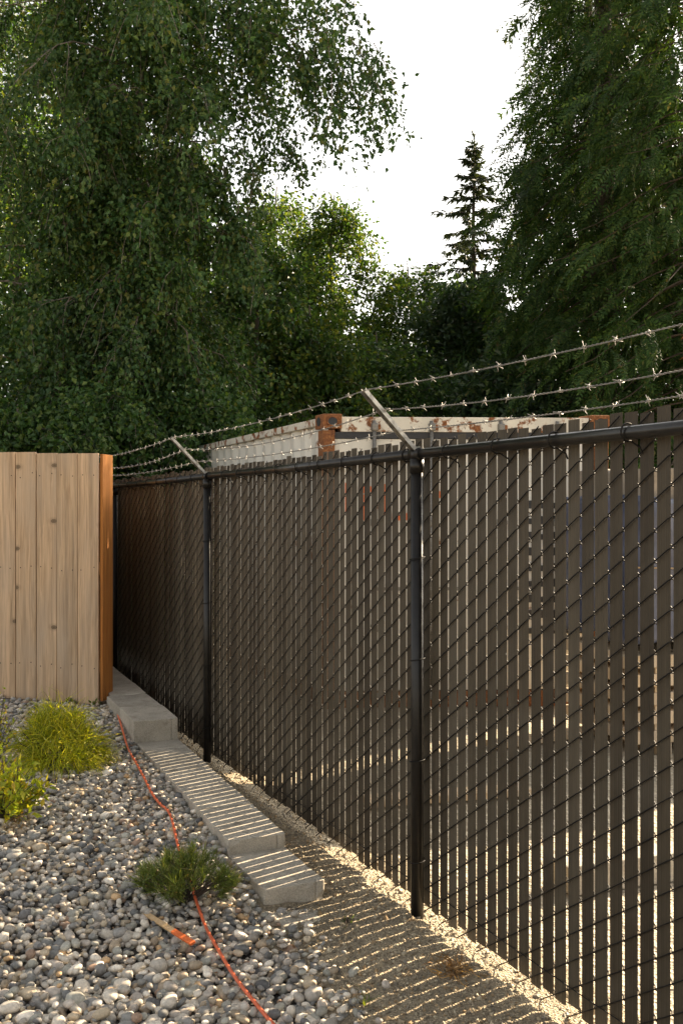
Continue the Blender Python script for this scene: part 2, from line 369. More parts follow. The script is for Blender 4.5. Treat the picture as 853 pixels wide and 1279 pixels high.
tag(link('ground', np_mesh('ground', [(-900, -900, -0.075), (900, -900, -0.075), (900, 900, -0.075), (-900, 900, -0.075)], [(0, 1, 2, 3)], 4), M['yard']), kind='structure')
tag(link('forest_floor', np_mesh('forest_floor', [(-60, 15.6, -0.068), (60, 15.6, -0.068), (60, 90, -0.068), (-60, 90, -0.068)], [(0, 1, 2, 3)], 4), M['forest']), kind='structure')
def patch(name, u0, u1, v0, v1, step, mat, lift=0.0):
    nu = int((u1-u0)/step)+1; nv = int((v1-v0)/step)+1
    vs = np.zeros((nu*nv, 3)); k = 0
    for i in range(nu):
        for j in range(nv):
            p = F(u0+(u1-u0)*i/(nu-1), v0+(v1-v0)*j/(nv-1)); vs[k] = (p.x, p.y, h_ground(p.x, p.y)+lift); k += 1
    idx = np.arange(nu*nv).reshape(nu, nv)
    fs = np.stack([idx[:-1, :-1], idx[1:, :-1], idx[1:, 1:], idx[:-1, 1:]], -1).reshape(-1, 4)[:, ::-1]
    return tag(link(name, np_mesh(name, vs, fs, 4, True), mat), kind='structure')
bed = patch('pebble_bed', -4.6, 9.0, -5.2, -0.40, 0.06, M['bedsoil'])
strip = patch('grit_path', -4.6, 9.0, -0.66, 0.34, 0.025, M['dirt'], 0.006)

# pebbles
def ico(sub):
    bm = bmesh.new(); bmesh.ops.create_icosphere(bm, subdivisions=sub, radius=1.0)
    v = np.array([x.co[:] for x in bm.verts]); f = np.array([[q.index for q in y.verts] for y in bm.faces]); bm.free(); return v, f
IV1, IF1 = ico(1); IV2, IF2 = ico(2); IV3, IF3 = ico(3)
PAL = np.array([(0.34, 0.33, 0.31), (0.24, 0.245, 0.25), (0.15, 0.16, 0.17), (0.50, 0.48, 0.44), (0.42, 0.37, 0.29), (0.28, 0.24, 0.19),
                (0.62, 0.60, 0.56), (0.20, 0.21, 0.215), (0.38, 0.36, 0.34), (0.46, 0.33, 0.20), (0.115, 0.12, 0.13), (0.31, 0.32, 0.30), (0.26, 0.19, 0.15)])
PW = np.array([14, 12, 8, 13, 9, 7, 9, 8, 12, 2.0, 5, 10, 2.5]); PW = PW/PW.sum()
def rot_batch(n, tilt):
    yaw = rng.uniform(0, 2*PI, n); ax = rng.uniform(0, 2*PI, n); an = rng.normal(0, tilt, n)
    cy, sy = np.cos(yaw), np.sin(yaw); Z = np.zeros((n, 3, 3)); Z[:, 0, 0] = cy; Z[:, 0, 1] = -sy; Z[:, 1, 0] = sy; Z[:, 1, 1] = cy; Z[:, 2, 2] = 1
    kx, ky = np.cos(ax), np.sin(ax); c, s = np.cos(an), np.sin(an); T = np.zeros((n, 3, 3))
    T[:, 0, 0] = c+kx*kx*(1-c); T[:, 0, 1] = kx*ky*(1-c); T[:, 0, 2] = ky*s
    T[:, 1, 0] = kx*ky*(1-c); T[:, 1, 1] = c+ky*ky*(1-c); T[:, 1, 2] = -kx*s
    T[:, 2, 0] = -ky*s; T[:, 2, 1] = kx*s; T[:, 2, 2] = c
    return T @ Z
def stones(IV, n, size, flat=0.62, power=0.85):
    """unit ellipsoid shapes (n,k,3), lumpy"""
    k = len(IV); sx = size*rng.uniform(0.9, 1.25, n); sy = size*rng.uniform(0.72, 0.98, n); sz = size*rng.uniform(flat-0.15, flat+0.15, n)
    base = np.sign(IV)*np.abs(IV)**power
    d = rng.normal(0, 1, (n, 3, 3)); d /= np.linalg.norm(d, axis=2, keepdims=True)
    lump = 1 + 0.10*np.sin(2.2*np.einsum('kc,nac->nka', IV, d)+rng.uniform(0, 6, (n, 1, 3))).sum(2)
    return base[None]*lump[..., None]*np.stack([sx, sy, sz], -1)[:, None, :]
def scatter(pts_fn, step, x0, x1, y0, y1):
    out = []
    y = y0; row = 0
    while y < y1:
        x = x0 + (step/2 if row % 2 else 0)
        while x < x1:
            px = x+random.uniform(-.42, .42)*step; py = y+random.uniform(-.42, .42)*step
            if pts_fn(px, py): out.append((px, py))
            x += step
        y += step*0.87; row += 1
    return out
WALL_L = lambda u: -0.535 + 0.042*max(0, u-0.7)      # left face of the block row
def in_bed(x, y):
    u, v = uv_of(x, y)
    if v < -2.9 or u > 3.75 and v > -0.5: return False
    if abs(x-0.0) > 0.40*y+0.55: return False
    if y < 2.55: return False
    if u > 0.24: return v < WALL_L(u)-0.005
    return v < bound_v(u)+random.gauss(-0.01, 0.05)
def wood_limit(x, y):                        # keep in front of the wooden fence
    return (y - 7.08) < -(x+1.732)*0.22
pp = [p for p in scatter(in_bed, 0.0275, -3.4, 0.9, 2.5, 8.0) if wood_limit(*p)]
pp2 = [p for p in scatter(in_bed, 0.050, -3.4, 0.9, 2.5, 8.0) if wood_limit(*p)]
pos = []
for i, (x, y) in enumerate(pp): pos.append((x, y, h_ground(x, y) + 0.006 + random.uniform(-0.004, 0.008), 0))
for i, (x, y) in enumerate(pp2): pos.append((x, y, h_ground(x, y) + 0.024 + random.uniform(-0.005, 0.010), 1))
pos = np.array(pos)
# a band of loose stones spilling on the grit
spill = []
for _ in range(120):
    u = random.uniform(-1.6, 0.25); v = bound_v(u)+abs(random.gauss(0, 0.07)); p = F(u, v); spill.append((p.x, p.y, h_ground(p.x, p.y)+0.010, 2))
pos = np.vstack([pos, np.array(spill)])
npb = len(pos)
sizes = np.clip(rng.lognormal(math.log(0.0150), 0.34, npb), 0.008, 0.036)
sizes[pos[:, 3] == 2] *= 0.8
cols = PAL[rng.choice(len(PAL), npb, p=PW)]*rng.uniform(1.0, 1.5, (npb, 1))*np.array([1.07, 1.0, 0.90])
dist = np.hypot(pos[:, 0], pos[:, 1])
vis = (np.abs(pos[:, 0]) < 0.343*pos[:, 1]-0.02) & (pos[:, 1] > 3.13) & (pos[:, 3] >= 1)
order = np.argsort(np.where(vis, dist - sizes*14, 99))
near = set(order[:300].tolist())
rest = np.array([i for i in range(npb) if i not in near])
def stone_mesh(ids, IV, IF, tilt):
    n = len(ids); sh = stones(IV, n, sizes[ids]); rt = rot_batch(n, tilt)
    v = np.einsum('nij,nkj->nki', rt, sh) + pos[ids, None, :3]
    f = (IF[None]+np.arange(n)[:, None, None]*len(IV)).reshape(-1, 3)
    return v, f, np.repeat(cols[ids], len(IV), 0)
mid = rest[dist[rest] < 3.45]; far = rest[dist[rest] >= 3.45]
vA, fA, cA = stone_mesh(mid, IV2, IF2, 0.45); vB, fB, cB = stone_mesh(far, IV1, IF1, 0.45)
vv = np.vstack([vA.reshape(-1, 3), vB.reshape(-1, 3)]); ff = np.vstack([fA, fB+vA.shape[0]*vA.shape[1]])
tag(link('pebbles', np_mesh('pebbles', vv, ff, 3, True, np.vstack([cA, cB])), M['pebble'], bed), kind='stuff')
for i in sorted(near):
    ids = np.array([i]); v, f, c = stone_mesh(ids, IV2, IF2, 0.45)
    o = link('pebble', np_mesh('pebble', v[0]-pos[i, :3], IF2, 3, True, c), M['pebble'], bed); o.location = pos[i, :3]

# fallen leaves and bark flakes among the stones
lp = pos[rng.choice(npb, 260)][:, :3]+np.array([0, 0, 0.016]); nl_ = len(lp); ax_ = rng.normal(0, 1, (nl_, 3)); ax_[:, 2] *= 0.35; ax_ /= np.linalg.norm(ax_, axis=1, keepdims=True)
sd_ = np.cross(ax_, np.array([0, 0, 1.0])+rng.normal(0, 0.3, (nl_, 3))); sd_ /= np.linalg.norm(sd_, axis=1, keepdims=True); ll_ = rng.uniform(0.010, 0.034, nl_)[:, None]
vl = np.stack([lp-ax_*ll_/2, lp+sd_*ll_*0.2+np.array([0, 0, 0.003]), lp+ax_*ll_/2, lp-sd_*ll_*0.2+np.array([0, 0, 0.003])], 1).reshape(-1, 3)
lc = np.array([(0.22, 0.12, 0.05), (0.34, 0.20, 0.09), (0.13, 0.075, 0.04), (0.38, 0.30, 0.12)])[rng.integers(0, 4, nl_)]
tag(link('leaf_litter', np_mesh('leaf_litter', vl, np.arange(nl_*4).reshape(-1, 4), 4, False, np.repeat(lc, 4, 0)), M['pebble'], bed), kind='stuff')

# grit chips on the strip
gp = []
for _ in range(13000):
    u = random.uniform(-2.0, 4.6); v = random.uniform(-0.62, 0.20)
    if u > 0.26 and v < -0.27+0.02*u: continue
    if u <= 0.26 and v < bound_v(u)-0.04: continue
    p = F(u, v)
    if abs(p.x) > 0.40*p.y+0.3 or p.y < 2.3: continue
    gp.append((p.x, p.y, h_ground(p.x, p.y)+0.008))
gp = np.array(gp); ng = len(gp)
gs = np.clip(rng.lognormal(math.log(0.0050), 0.42, ng), 0.002, 0.015)
IV0 = np.array([(1, 0, 0), (-1, 0, 0), (0, 1, 0), (0, -1, 0), (0, 0, 1), (0, 0, -1)], float)
IF0 = np.array([(0, 2, 4), (2, 1, 4), (1, 3, 4), (3, 0, 4), (2, 0, 5), (1, 2, 5), (3, 1, 5), (0, 3, 5)])
sh = IV0[None]*rng.uniform(0.6, 1.3, (ng, 6, 1))*gs[:, None, None]
v = np.einsum('nij,nkj->nki', rot_batch(ng, 0.8), sh)+gp[:, None, :]
gc = np.array([(0.40, 0.34, 0.25), (0.30, 0.26, 0.20), (0.48, 0.43, 0.34), (0.22, 0.20, 0.17), (0.36, 0.27, 0.17)])[rng.integers(0, 5, ng)]*rng.uniform(0.75, 1.15, (ng, 1))*np.array([1.0, 0.96, 0.86])
tag(link('grit', np_mesh('grit', v.reshape(-1, 3), (IF0[None]+np.arange(ng)[:, None, None]*6).reshape(-1, 3), 3, False, np.repeat(gc, 6, 0)), M['pebble'], strip), kind='stuff')

# ------------------------------------------------------------------ chain-link fence with slats
H = 1.83; PITCH = 0.0655; DIA = 0.0865; BAY = 2.705
RZ = math.atan2(-D.y, -D.x)                  # local x runs along the fence towards the camera, local y into the yard
fence = empty('chain_link_fence', P2, RZ)
tag(fence, 'black chain-link fence with brown privacy slats and three strands of barbed wire', 'fence')
S0, S1 = -BAY*3-0.05, BAY+0.08
MY = 0.052                                  # the mesh hangs on the yard side of posts and rail
def slat_mesh(zt, zb):
    w = 0.0287; t = 0.0013                   # hollow flattened tube with two shallow ribs
    prof = [(-w, 0), (-w+0.002, -t), (-0.012, -t), (-0.010, -t-0.0009), (-0.008, -t), (0.008, -t), (0.010, -t-0.0009), (0.012, -t), (w-0.002, -t), (w, 0), (w-0.002, t), (-w+0.002, t)]
    m = MB(); m.prism(prof, zb, zt); return m.mesh('slat')
slat_vars = [slat_mesh(1.885+dz, 0.026+db) for dz, db in ((0.0, 0), (0.005, 0.006), (-0.005, -0.008), (0.009, 0.003))]
for me in slat_vars: me.materials.append(M['slat'])
m = MB(); pts = []
npd = 20
for k in range(npd*2+3):
    z = 0.03+k*DIA/2; side = -1 if k % 2 == 0 else 1
    xa = side*PITCH/2*1.0
    pts.append((xa, 0.0, z))
    fy = -0.0075 if side < 0 else 0.0075      # rises in front to the right, behind to the left
    for q in (0.12, 0.5, 0.88):
        pts.append((xa*(1-2*q), fy, z+DIA/2*q))
m.tube(pts, 0.0022, 4)
wire_me = m.mesh('wire_strand', smooth=True); wire_me.materials.append(M['wire'])
ns = int((S1-S0)/PITCH)
for i in range(ns):
    s = S0+0.03+i*PITCH
    o = link('slat', slat_vars[random.choice((0, 0, 1, 2, 3))], None, fence, (s+random.gauss(0, 0.0006)+(0.0008 if i % 2 else -0.0008), MY+random.gauss(0, 0.0008), random.gauss(0, 0.0025)), (0, random.gauss(0, 0.0006), random.gauss(0, 0.03)))
    link('wire_strand', wire_me, None, fence, (s, MY, 0.0 if i % 2 else -DIA/2))
for k in range(-3, 2):
    s = k*BAY
    m = MB(); m.tube([(0, 0, -0.3), (0, 0, H-0.02)], 0.0255 if k > -2 else 0.033, 20)
    po = m.build('post', M['post'], fence, True, loc=(s, 0, 0))
    m = MB(); m.tube([(0, 0, H-0.075), (0, 0, H-0.02)], 0.0295 if k > -2 else 0.037, 20); m.tube([(0, 0, H-0.02), (0, 0, H+0.012)], 0.026, 20)
    # loop around the rail
    m.tube([(-0.035, 0, H), (0.035, 0, H)], 0.0245, 16)
    m.build('loop_cap', M['post'], fence, True, loc=(s, 0, 0))
    # barb arm leaning out over the pebble side, a folded channel
    m = MB(); L = 0.335; a = R(45)
    ex = Vector((0, -math.sin(a), math.cos(a))); ey = Vector((0, math.cos(a), math.sin(a))); ez = Vector((1, 0, 0))
    rot = Matrix((ez, ey, ex)).transposed()
    base = Vector((0, 0.005, H+0.005))
    m.box(base+ex*L/2, (0.030, 0.004, L), rot)
    m.box(base+ex*L/2+ez*0.0165+ey*-0.006, (0.003, 0.016, L), rot)
    m.box(base+ex*L/2-ez*0.0165+ey*-0.006, (0.003, 0.016, L), rot)
    m.box(base+ex*0.0, (0.042, 0.03, 0.04), rot)
    for q in (0.33, 0.66, 0.975):
        m.box(base+ex*L*q+ey*0.006, (0.012, 0.008, 0.010), rot)
    m.build('extension_arm', M['arm'], fence, loc=(s, 0, 0))
    for zt in (0.22, 0.62, 1.02, 1.42):        # wire ties round the posts
        m = MB(); m.tube([(0.031*math.cos(q), 0.031*math.sin(q), zt+0.004*q) for q in np.linspace(-PI, PI, 14)], 0.0022, 5)
        m.build('wire_tie', M['wire'], fence, True, loc=(s, 0, 0))
for k in range(-3, 1):                       # the rail of each bay
    m = MB(); m.tube([(0.03, 0, H), (BAY/2, 0, H-0.004), (BAY-0.03, 0, H)], 0.0200, 16)
    m.build('top_rail', M['rail'], fence, True, loc=(k*BAY, 0, 0))
    m = MB(); m.tube([(BAY*0.62, 0, H-0.004), (BAY*0.62+0.012, 0, H-0.004)], 0.0209, 16)
    m.build('rail_sleeve', M['rail'], fence, True, loc=(k*BAY, 0, 0))
tie_pts = [(0, 0.026*math.cos(q), H-0.002+0.026*math.sin(q)) for q in np.linspace(-0.4, PI*1.62, 14)] + [(0.006, MY-0.012, H-0.045), (0.012, MY-0.010, H-0.062)]
m = MB(); m.tube(tie_pts, 0.0028, 5); tie_me = m.mesh('rail_tie', True); tie_me.materials.append(M['wire'])
s = S0+0.25
while s < S1-0.05:
    link('rail_tie', tie_me, None, fence, (s, 0, 0)); s += 0.305+random.uniform(-0.05, 0.05)
m = MB(); m.tube([(S0, MY-0.012, 0.10)]+[(x, MY-0.012, 0.10+0.004*math.sin(x*5)) for x in np.arange(S0+0.4, S1-0.2, 0.35)]+[(S1, MY-0.012, 0.10)], 0.0020, 5)
m.build('tension_wire', M['wire'], fence, True)
# barbed wire: two twisted strands, barbs as sub-parts
bm_ = MB()
for sgn in (-1, 1):
    p = []
    for q in np.linspace(0, 2*PI*1.6, 12): p.append((sgn*0.003+0.0022*q/6*sgn, 0.0058*math.cos(q), 0.0058*math.sin(q)))
    a0 = 0.9 if sgn > 0 else -0.5
    p = [(p[0][0]-0.004*sgn, 0.020*math.cos(a0), 0.020*math.sin(a0)+0.004)] + p + [(p[-1][0]+0.008*sgn, -0.018*math.cos(a0*1.3), -0.020)]
    bm_.tube([(x*0.85, y*0.64, z*0.64) for x, y, z in p], 0.00105, 5)
barb_me = bm_.mesh('barb', True); barb_me.materials.append(M['barb'])
for w, q in enumerate((0.975, 0.66, 0.33)):
    base = Vector((0, 0.005, H+0.005)); ex = Vector((0, -math.sin(R(45)), math.cos(R(45)))); ey = Vector((0, math.cos(R(45)), math.sin(R(45))))
    A = base+ex*0.335*q+ey*0.012
    sag = (0.030, 0.050, 0.022)[w]
    def wz(x):
        f = (x/BAY) % 1.0; return -sag*4*f*(1-f)
    m = MB()
    for ph in (0, PI):
        xs = np.arange(S0, S1, 0.0085)
        m.tube([(x, A.y+0.0019*math.cos(x*170+ph), A.z+wz(x)+0.0019*math.sin(x*170+ph)) for x in xs], 0.0015, 4)
    bw = m.build('barbed_wire', M['galv'], fence, True)
    x = S0+0.06+w*0.04
    while x < S1:
        o = link('barb', barb_me, None, bw, (x, A.y, A.z+wz(x)), (random.uniform(0, 6.28), random.gauss(0, 0.15), random.gauss(0, 0.15)))
        x += 0.127+random.uniform(-0.012, 0.012)

# ------------------------------------------------------------------ wooden fence at the left
WC = Vector((-1.732, 7.10, 0)); wdir = Vector((-1, 0.22, 0)).normalized(); wback = Vector((0.22, 1, 0)).normalized()
wf = empty('wooden_fence', (WC.x, WC.y, 0.245), math.atan2(-wdir.y, -wdir.x))    # local x to the right end, local y away
tag(wf, 'tall fence of vertical cedar boards with an orange end board', 'fence')
bw_ = 0.163
def board_me(w, h, t=0.018): 
    m = MB(); m.box((0, 0, h/2), (w, t, h)); return m.mesh('board', bevel=0.002, seg=1)
for i in range(14):
    me = board_me(bw_-0.004-random.uniform(0, 0.002), 1.795+random.gauss(0, 0.0015)); me.materials.append(M['board'])
    link('board', me, None, wf, (-bw_*(i+0.5), 0.009+random.gauss(0, 0.0012), -0.02+0.004*min(i, 5)), (0, random.gauss(0, 0.0015), random.gauss(0, 0.004)))
m = MB(); m.box((0, 0, 0.885), (0.02, 0.165, 1.77)); m.build('end_board', M['cap'], wf, bevel=0.003, loc=(0.012, 0.105, 0))
for z in (0.25, 0.95, 1.62):
    m = MB(); m.box((-1.05, 0.045, z), (2.1, 0.04, 0.09)); m.build('rail', M['backboard'], wf)
m = MB(); m.box((-0.06, 0.115, 0.86), (0.09, 0.09, 1.70)); m.build('post', M['backboard'], wf)
m = MB(); m.tube([(0, 0, 0), (0, -0.0022, 0)], [0.0042, 0.0034], 8); nail_me = m.mesh('nail'); nail_me.materials.append(M['post'])
for i in range(8):
    for z in (0.25, 0.95, 1.62):
        for dx in (-0.045, 0.045):
            link('nail', nail_me, None, wf, (-bw_*(i+0.5)+dx+random.gauss(0, 0.006), -0.0005, z+random.gauss(0, 0.012)))
# the fence turns here and runs on beside the chain link
for i in range(26):
    p = F(4.1+i*0.152, -0.43, 0); o = link('board', board_me(0.147, 1.58), M['backboard'], None)
    o.parent = wf; o.matrix_parent_inverse = Matrix.Identity(4)
    loc = Matrix.Rotation(-wf.rotation_euler.z, 3, 'Z') @ (p-Vector((WC.x, WC.y, 0)))
    o.location = (loc.x, loc.y, 0.19); o.rotation_euler = (0, 0, RZ-wf.rotation_euler.z)

# ------------------------------------------------------------------ stepped block wall
wall = empty('retaining_wall', F(0.7, -0.4, 0)); tag(wall, 'low stepped retaining wall of grey concrete blocks running beside the slatted fence', 'wall')
def wall_right(u): return -0.268 + 0.042*max(0, u-0.7)
def block(u0, u1, ztop, hgt, width=0.268):
    g = 0.004
    m = MB(); c = F((u0+u1)/2, wall_right((u0+u1)/2)-width/2); ang = RZ + math.atan(0.042 if u0 > 0.6 else 0.0)*-1
    L = u1-u0-g; hw = width/2; n = 0.85*width-hw
    poly = [(-L/2, -hw), (L/2-0.004, -hw+0.002), (L/2, -hw+0.008), (L/2, n-0.002), (L/2-0.006, n), (L/2, n+0.002), (L/2, hw-0.008), (L/2-0.004, hw), (-L/2, hw)]
    m.prism(poly, -hgt, 0.0)
    o = m.build('block', M['concrete'], wall, bevel=0.005)
    bm = bmesh.new(); bm.from_mesh(o.data); bmesh.ops.subdivide_edges(bm, edges=[e for e in bm.edges if e.calc_length() > 0.05], cuts=7, use_grid_fill=True)
    sd_ = Vector((u0*7, u1*3, ztop*11))
    for v_ in bm.verts:
        q = v_.co*9+sd_; nv_ = mnoise.noise_vector(q)*0.0016 + mnoise.noise_vector(q*4)*0.0009
        chip = mnoise.noise(v_.co*16+sd_); edge = (abs(v_.co.y) > hw-0.012)+(v_.co.z > -0.008)+(abs(v_.co.x) > L/2-0.012)
        if edge >= 2 and chip > 0.28: nv_ = nv_-v_.co.normalized()*0.010*(chip-0.28)*3
        v_.co += nv_
    bm.to_mesh(o.data); bm.free()
    o.location = c - wall.location + Vector((0, 0, ztop)); o.rotation_euler = (random.gauss(0, 0.004), random.gauss(0, 0.004), ang+random.gauss(0, 0.006)); return o
block(0.285, 0.745, 0.090, 0.145); block(0.75, 1.2, 0.088, 0.145)
for a, b in ((0.720, 1.224), (1.228, 1.612), (1.616, 2.0), (2.004, 2.505), (2.51, 3.0)): block(a, b, 0.156+random.gauss(0, 0.002), 0.145)
for a, b in ((2.735, 3.21), (3.214, 3.69), (3.694, 4.17), (4.174, 4.65), (4.654, 5.13), (5.134, 5.6), (5.604, 6.1)): block(a, b, 0.290+random.gauss(0, 0.002), 0.145, 0.285 if a < 3.5 else 0.255)
m = MB(); m.box((0, 0, 0), (0.30, 0.14, 0.05)); o = m.build('block', M['concrete'], wall, bevel=0.006)   # half-buried block at the foot
o.location = F(0.16, -0.38, -0.014)-wall.location; o.rotation_euler = (0.02, 0.06, RZ+PI/2)

# ------------------------------------------------------------------ cord and stake
cpts = [(137, 868, .225), (142, 884, .21), (150, 906, .19), (160, 932, .175), (170, 955, .15), (180, 977, .13), (190, 999, .115), (200, 1014, .105), (210, 1026, .095), (216, 1042, .09), (221, 1060, .10), (230, 1085, .12), (238, 1103, .11), (243, 1122, .075), (248, 1138, .06), (258, 1160, .05), (270, 1181, .045), (284, 1206, .04), (300, 1231, .035), (318, 1255, .03), (340, 1281, .03), (370, 1312, .03)]
path = [at_z(x, y, z) for x, y, z in cpts]
path = [Vector((p.x, p.y, max(h_ground(p.x, p.y)+0.046, p.z if 9 <= i <= 13 else 0))) for i, p in enumerate(path)]
def smooth_path(pts, n=6):
    out = []
    for i in range(len(pts)-1):
        a = pts[max(i-1, 0)]; b = pts[i]; c = pts[i+1]; d = pts[min(i+2, len(pts)-1)]
        for k in range(n):
            t = k/n; out.append(0.5*((2*b)+(c-a)*t+(2*a-5*b+4*c-d)*t*t+(3*b-a-3*c+d)*t**3))
    out.append(pts[-1]); return out
m = MB(); m.tube(smooth_path(path), 0.0062, 8)
tag(m.build('extension_cord', M['cord'], None, True), 'thin orange extension cord snaking over the grey pebbles', 'cord')
a = at_z(182, 1138, 0.075); b = at_z(241, 1183, 0.052)
st = empty('wooden_stake', (a+b)/2, math.atan2((b-a).y, (b-a).x)); tag(st, 'split wooden survey stake with orange painted tip lying on pebbles', 'stake')
Ls = (b-a).length; pitch = -math.atan2(b.z-a.z, Ls)
rotm = Matrix.Rotation(0.25, 3, 'X')
m = MB(); m.box((-Ls*0.2, 0, 0), (Ls*0.6, 0.020, 0.009), rotm); m.build('shaft', M['stake'], st, bevel=0.001, seg=1)
m = MB(); m.box((Ls*0.302, 0, 0.0), (Ls*0.40, 0.021, 0.0095), rotm); m.build('painted_tip', M['orange'], st, bevel=0.001, seg=1)

# ------------------------------------------------------------------ foliage tools
def leaf_faces(P, axis, normal, length, width, fold=0.25):
    """diamond leaves: P base, axis unit, normal unit -> verts, quads"""
    side = np.cross(axis, normal); side /= np.linalg.norm(side, axis=1, keepdims=True)+1e-9
    L = length[:, None]; W = width[:, None]
    nrm = np.cross(side, axis)
    v0 = P; v2 = P+axis*L; v1 = P+axis*L*0.42+side*W*0.5+nrm*W*fold; v3 = P+axis*L*0.42-side*W*0.5+nrm*W*fold
    V = np.stack([v0, v1, v2, v3], 1).reshape(-1, 3)
    Fq = np.arange(len(P)*4).reshape(-1, 4)
    return V, Fq
def unit(a): return a/(np.linalg.norm(a, axis=-1, keepdims=True)+1e-9)
def curve_pts(p, d, L, n, droop, wob=0.12):
    pts = [np.array(p, float)]; d = np.array(d, float)
    for i in range(n):
        d = d+rng.normal(0, wob, 3)*0.5; d[2] -= droop/n; d = d/np.linalg.norm(d); pts.append(pts[-1]+d*L/n)
    return pts
def deciduous(name, label, cat, base, height, trunk_r, Rf, z0, n_limb, subs, twigs, per_twig, leaf, mats, lean=(0, 0), group=None,
              limb_up=0.5, droop=0.9, hang=0.6, leafmul=0.62, extra=None, twig_len=0.55, seed=1, spread=0.10):
    global rng
    rng = np.random.default_rng(seed)
    root = empty(name, base); tag(root, label, cat, group)
    tb = MB()
    ttop = np.array([lean[0], lean[1], height]); npt = 12
    tp = [ttop*(i/npt)+np.array([0.06*height*0.1*math.sin(i*1.3+seed), 0.05*height*0.1*math.cos(i*1.7+seed), 0]) for i in range(npt+1)]
    tp[0][2] = -0.2
    tb.tube(tp, [max(0.012, trunk_r*(1-0.9*(i/npt))) for i in range(npt+1)], 9)
    def trunk_at(z):
        f = min(max(z/height, 0), 1)*npt; i = min(int(f), npt-1); return tp[i]*(1-(f-i))+tp[i+1]*(f-i)
    LP, LA = [], []
    limbs = []
    for i in range(n_limb):
        z = z0+(height*0.97-z0)*((i+rng.uniform(0, 1))/n_limb)
        az = i*2.39996+rng.normal(0, 0.3)
        Lb = Rf(z, az)*rng.uniform(0.78, 1.08)
        if Lb < 0.15: continue
        limbs.append((z, az, Lb, limb_up))
    for e in (extra or []): limbs.append(e)
    for z, az, Lb, up in limbs:
        d = np.array([math.cos(az), math.sin(az), up]); d /= np.linalg.norm(d)
        pts = curve_pts(trunk_at(z), d, Lb, 7, droop)
        r0 = max(0.008, trunk_r*0.24*(1-z/height*0.75))
        tb.tube(pts, [r0*(1-0.85*j/7) for j in range(8)], 5)
        for k in range(subs):
            f = 0.12+0.88*(k+rng.uniform(0, 1))/subs; j = min(int(f*7), 6); q = pts[j]*(1-(f*7-j))+pts[j+1]*(f*7-j)
            fwd = unit(pts[j+1]-pts[j]); sd = fwd+rng.normal(0, 0.75, 3)*np.array([1, 1, 0.6]); sd = unit(sd)
            sl = Lb*rng.uniform(0.18, 0.36)*(1.1-0.45*f)+0.15
            sp = curve_pts(q, sd, sl, 4, droop*1.1, 0.2)
            tb.tube(sp, [r0*0.32*(1-0.8*w/4)+0.002 for w in range(5)], 3, False)
            for t in range(twigs):
                f2 = rng.uniform(0.15, 1.0)*4; j2 = min(int(f2), 3); q2 = sp[j2]*(1-(f2-j2))+sp[j2+1]*(f2-j2)
                td = unit(unit(sp[j2+1]-sp[j2])+rng.normal(0, 0.7, 3)); tl = twig_len*rng.uniform(0.5, 1.2)
                tw = curve_pts(q2, td, tl, 3, droop*1.4, 0.2)
                if t < (2 if subs > 6 else 1): tb.tube(tw, 0.0035, 3, False)
                g = rng.uniform(0, 3, per_twig); gi = np.minimum(g.astype(int), 2); fr = (g-gi)[:, None]
                TW = np.array(tw); pt = TW[gi]*(1-fr)+TW[gi+1]*fr
                LP.append(pt+rng.normal(0, spread, (per_twig, 3))); LA.append(np.repeat(td[None], per_twig, 0))
    P = np.concatenate(LP); A = np.concatenate(LA); n = len(P)
    axis = unit(A*0.5+rng.normal(0, 0.75, (n, 3))+np.array([0, 0, -hang])); nor = unit(rng.normal(0, 1, (n, 3))+np.array([0, -0.3, 0.7]))
    L = leaf*rng.uniform(0.65, 1.25, n)
    V, Q = leaf_faces(P, axis, nor, L, L*leafmul)
    link('crown', np_mesh('crown', V, Q, 4, False), M[mats[0]], root)
    tb.build('trunk', M[mats[1]], root, True)
    return root, n

# conifer spray template: a drooping axis with small pointed scales either side
def spray_template(npair=6, L=1.0, w=0.30, hang=0.30, wid=0.072):
    V, Q = [], []
    def leafq(p, a, l, wd):
        a = a/np.linalg.norm(a); s = np.cross(a, np.array([0, 0, 1.0])); s = s/(np.linalg.norm(s)+1e-9)
        b = len(V); V.extend([p, p+a*l*0.45+s*wd/2, p+a*l, p+a*l*0.45-s*wd/2]); Q.append((b, b+1, b+2, b+3))
    for i in range(npair):
        f = (i+0.6)/npair; p = np.array([f*L, 0, -hang*f*f*L])
        for sg in (-1, 1):
            leafq(p, np.array([0.75, sg*0.8, -0.25*f-0.12]), w*(1.15-0.6*f)*L, wid*L)
    leafq(np.array([0.85*L, 0, -hang*0.72*L]), np.array([1, 0, -0.7]), 0.3*L, wid*L)
    return np.array(V), np.array(Q)
def orient(dirs, up_jit=0.35):
    x = unit(dirs); up = unit(np.tile(np.array([0, 0, 1.0]), (len(x), 1))+rng.normal(0, up_jit, (len(x), 3)))
    y = unit(np.cross(up, x)); z = np.cross(x, y); return np.stack([x, y, z], -1)
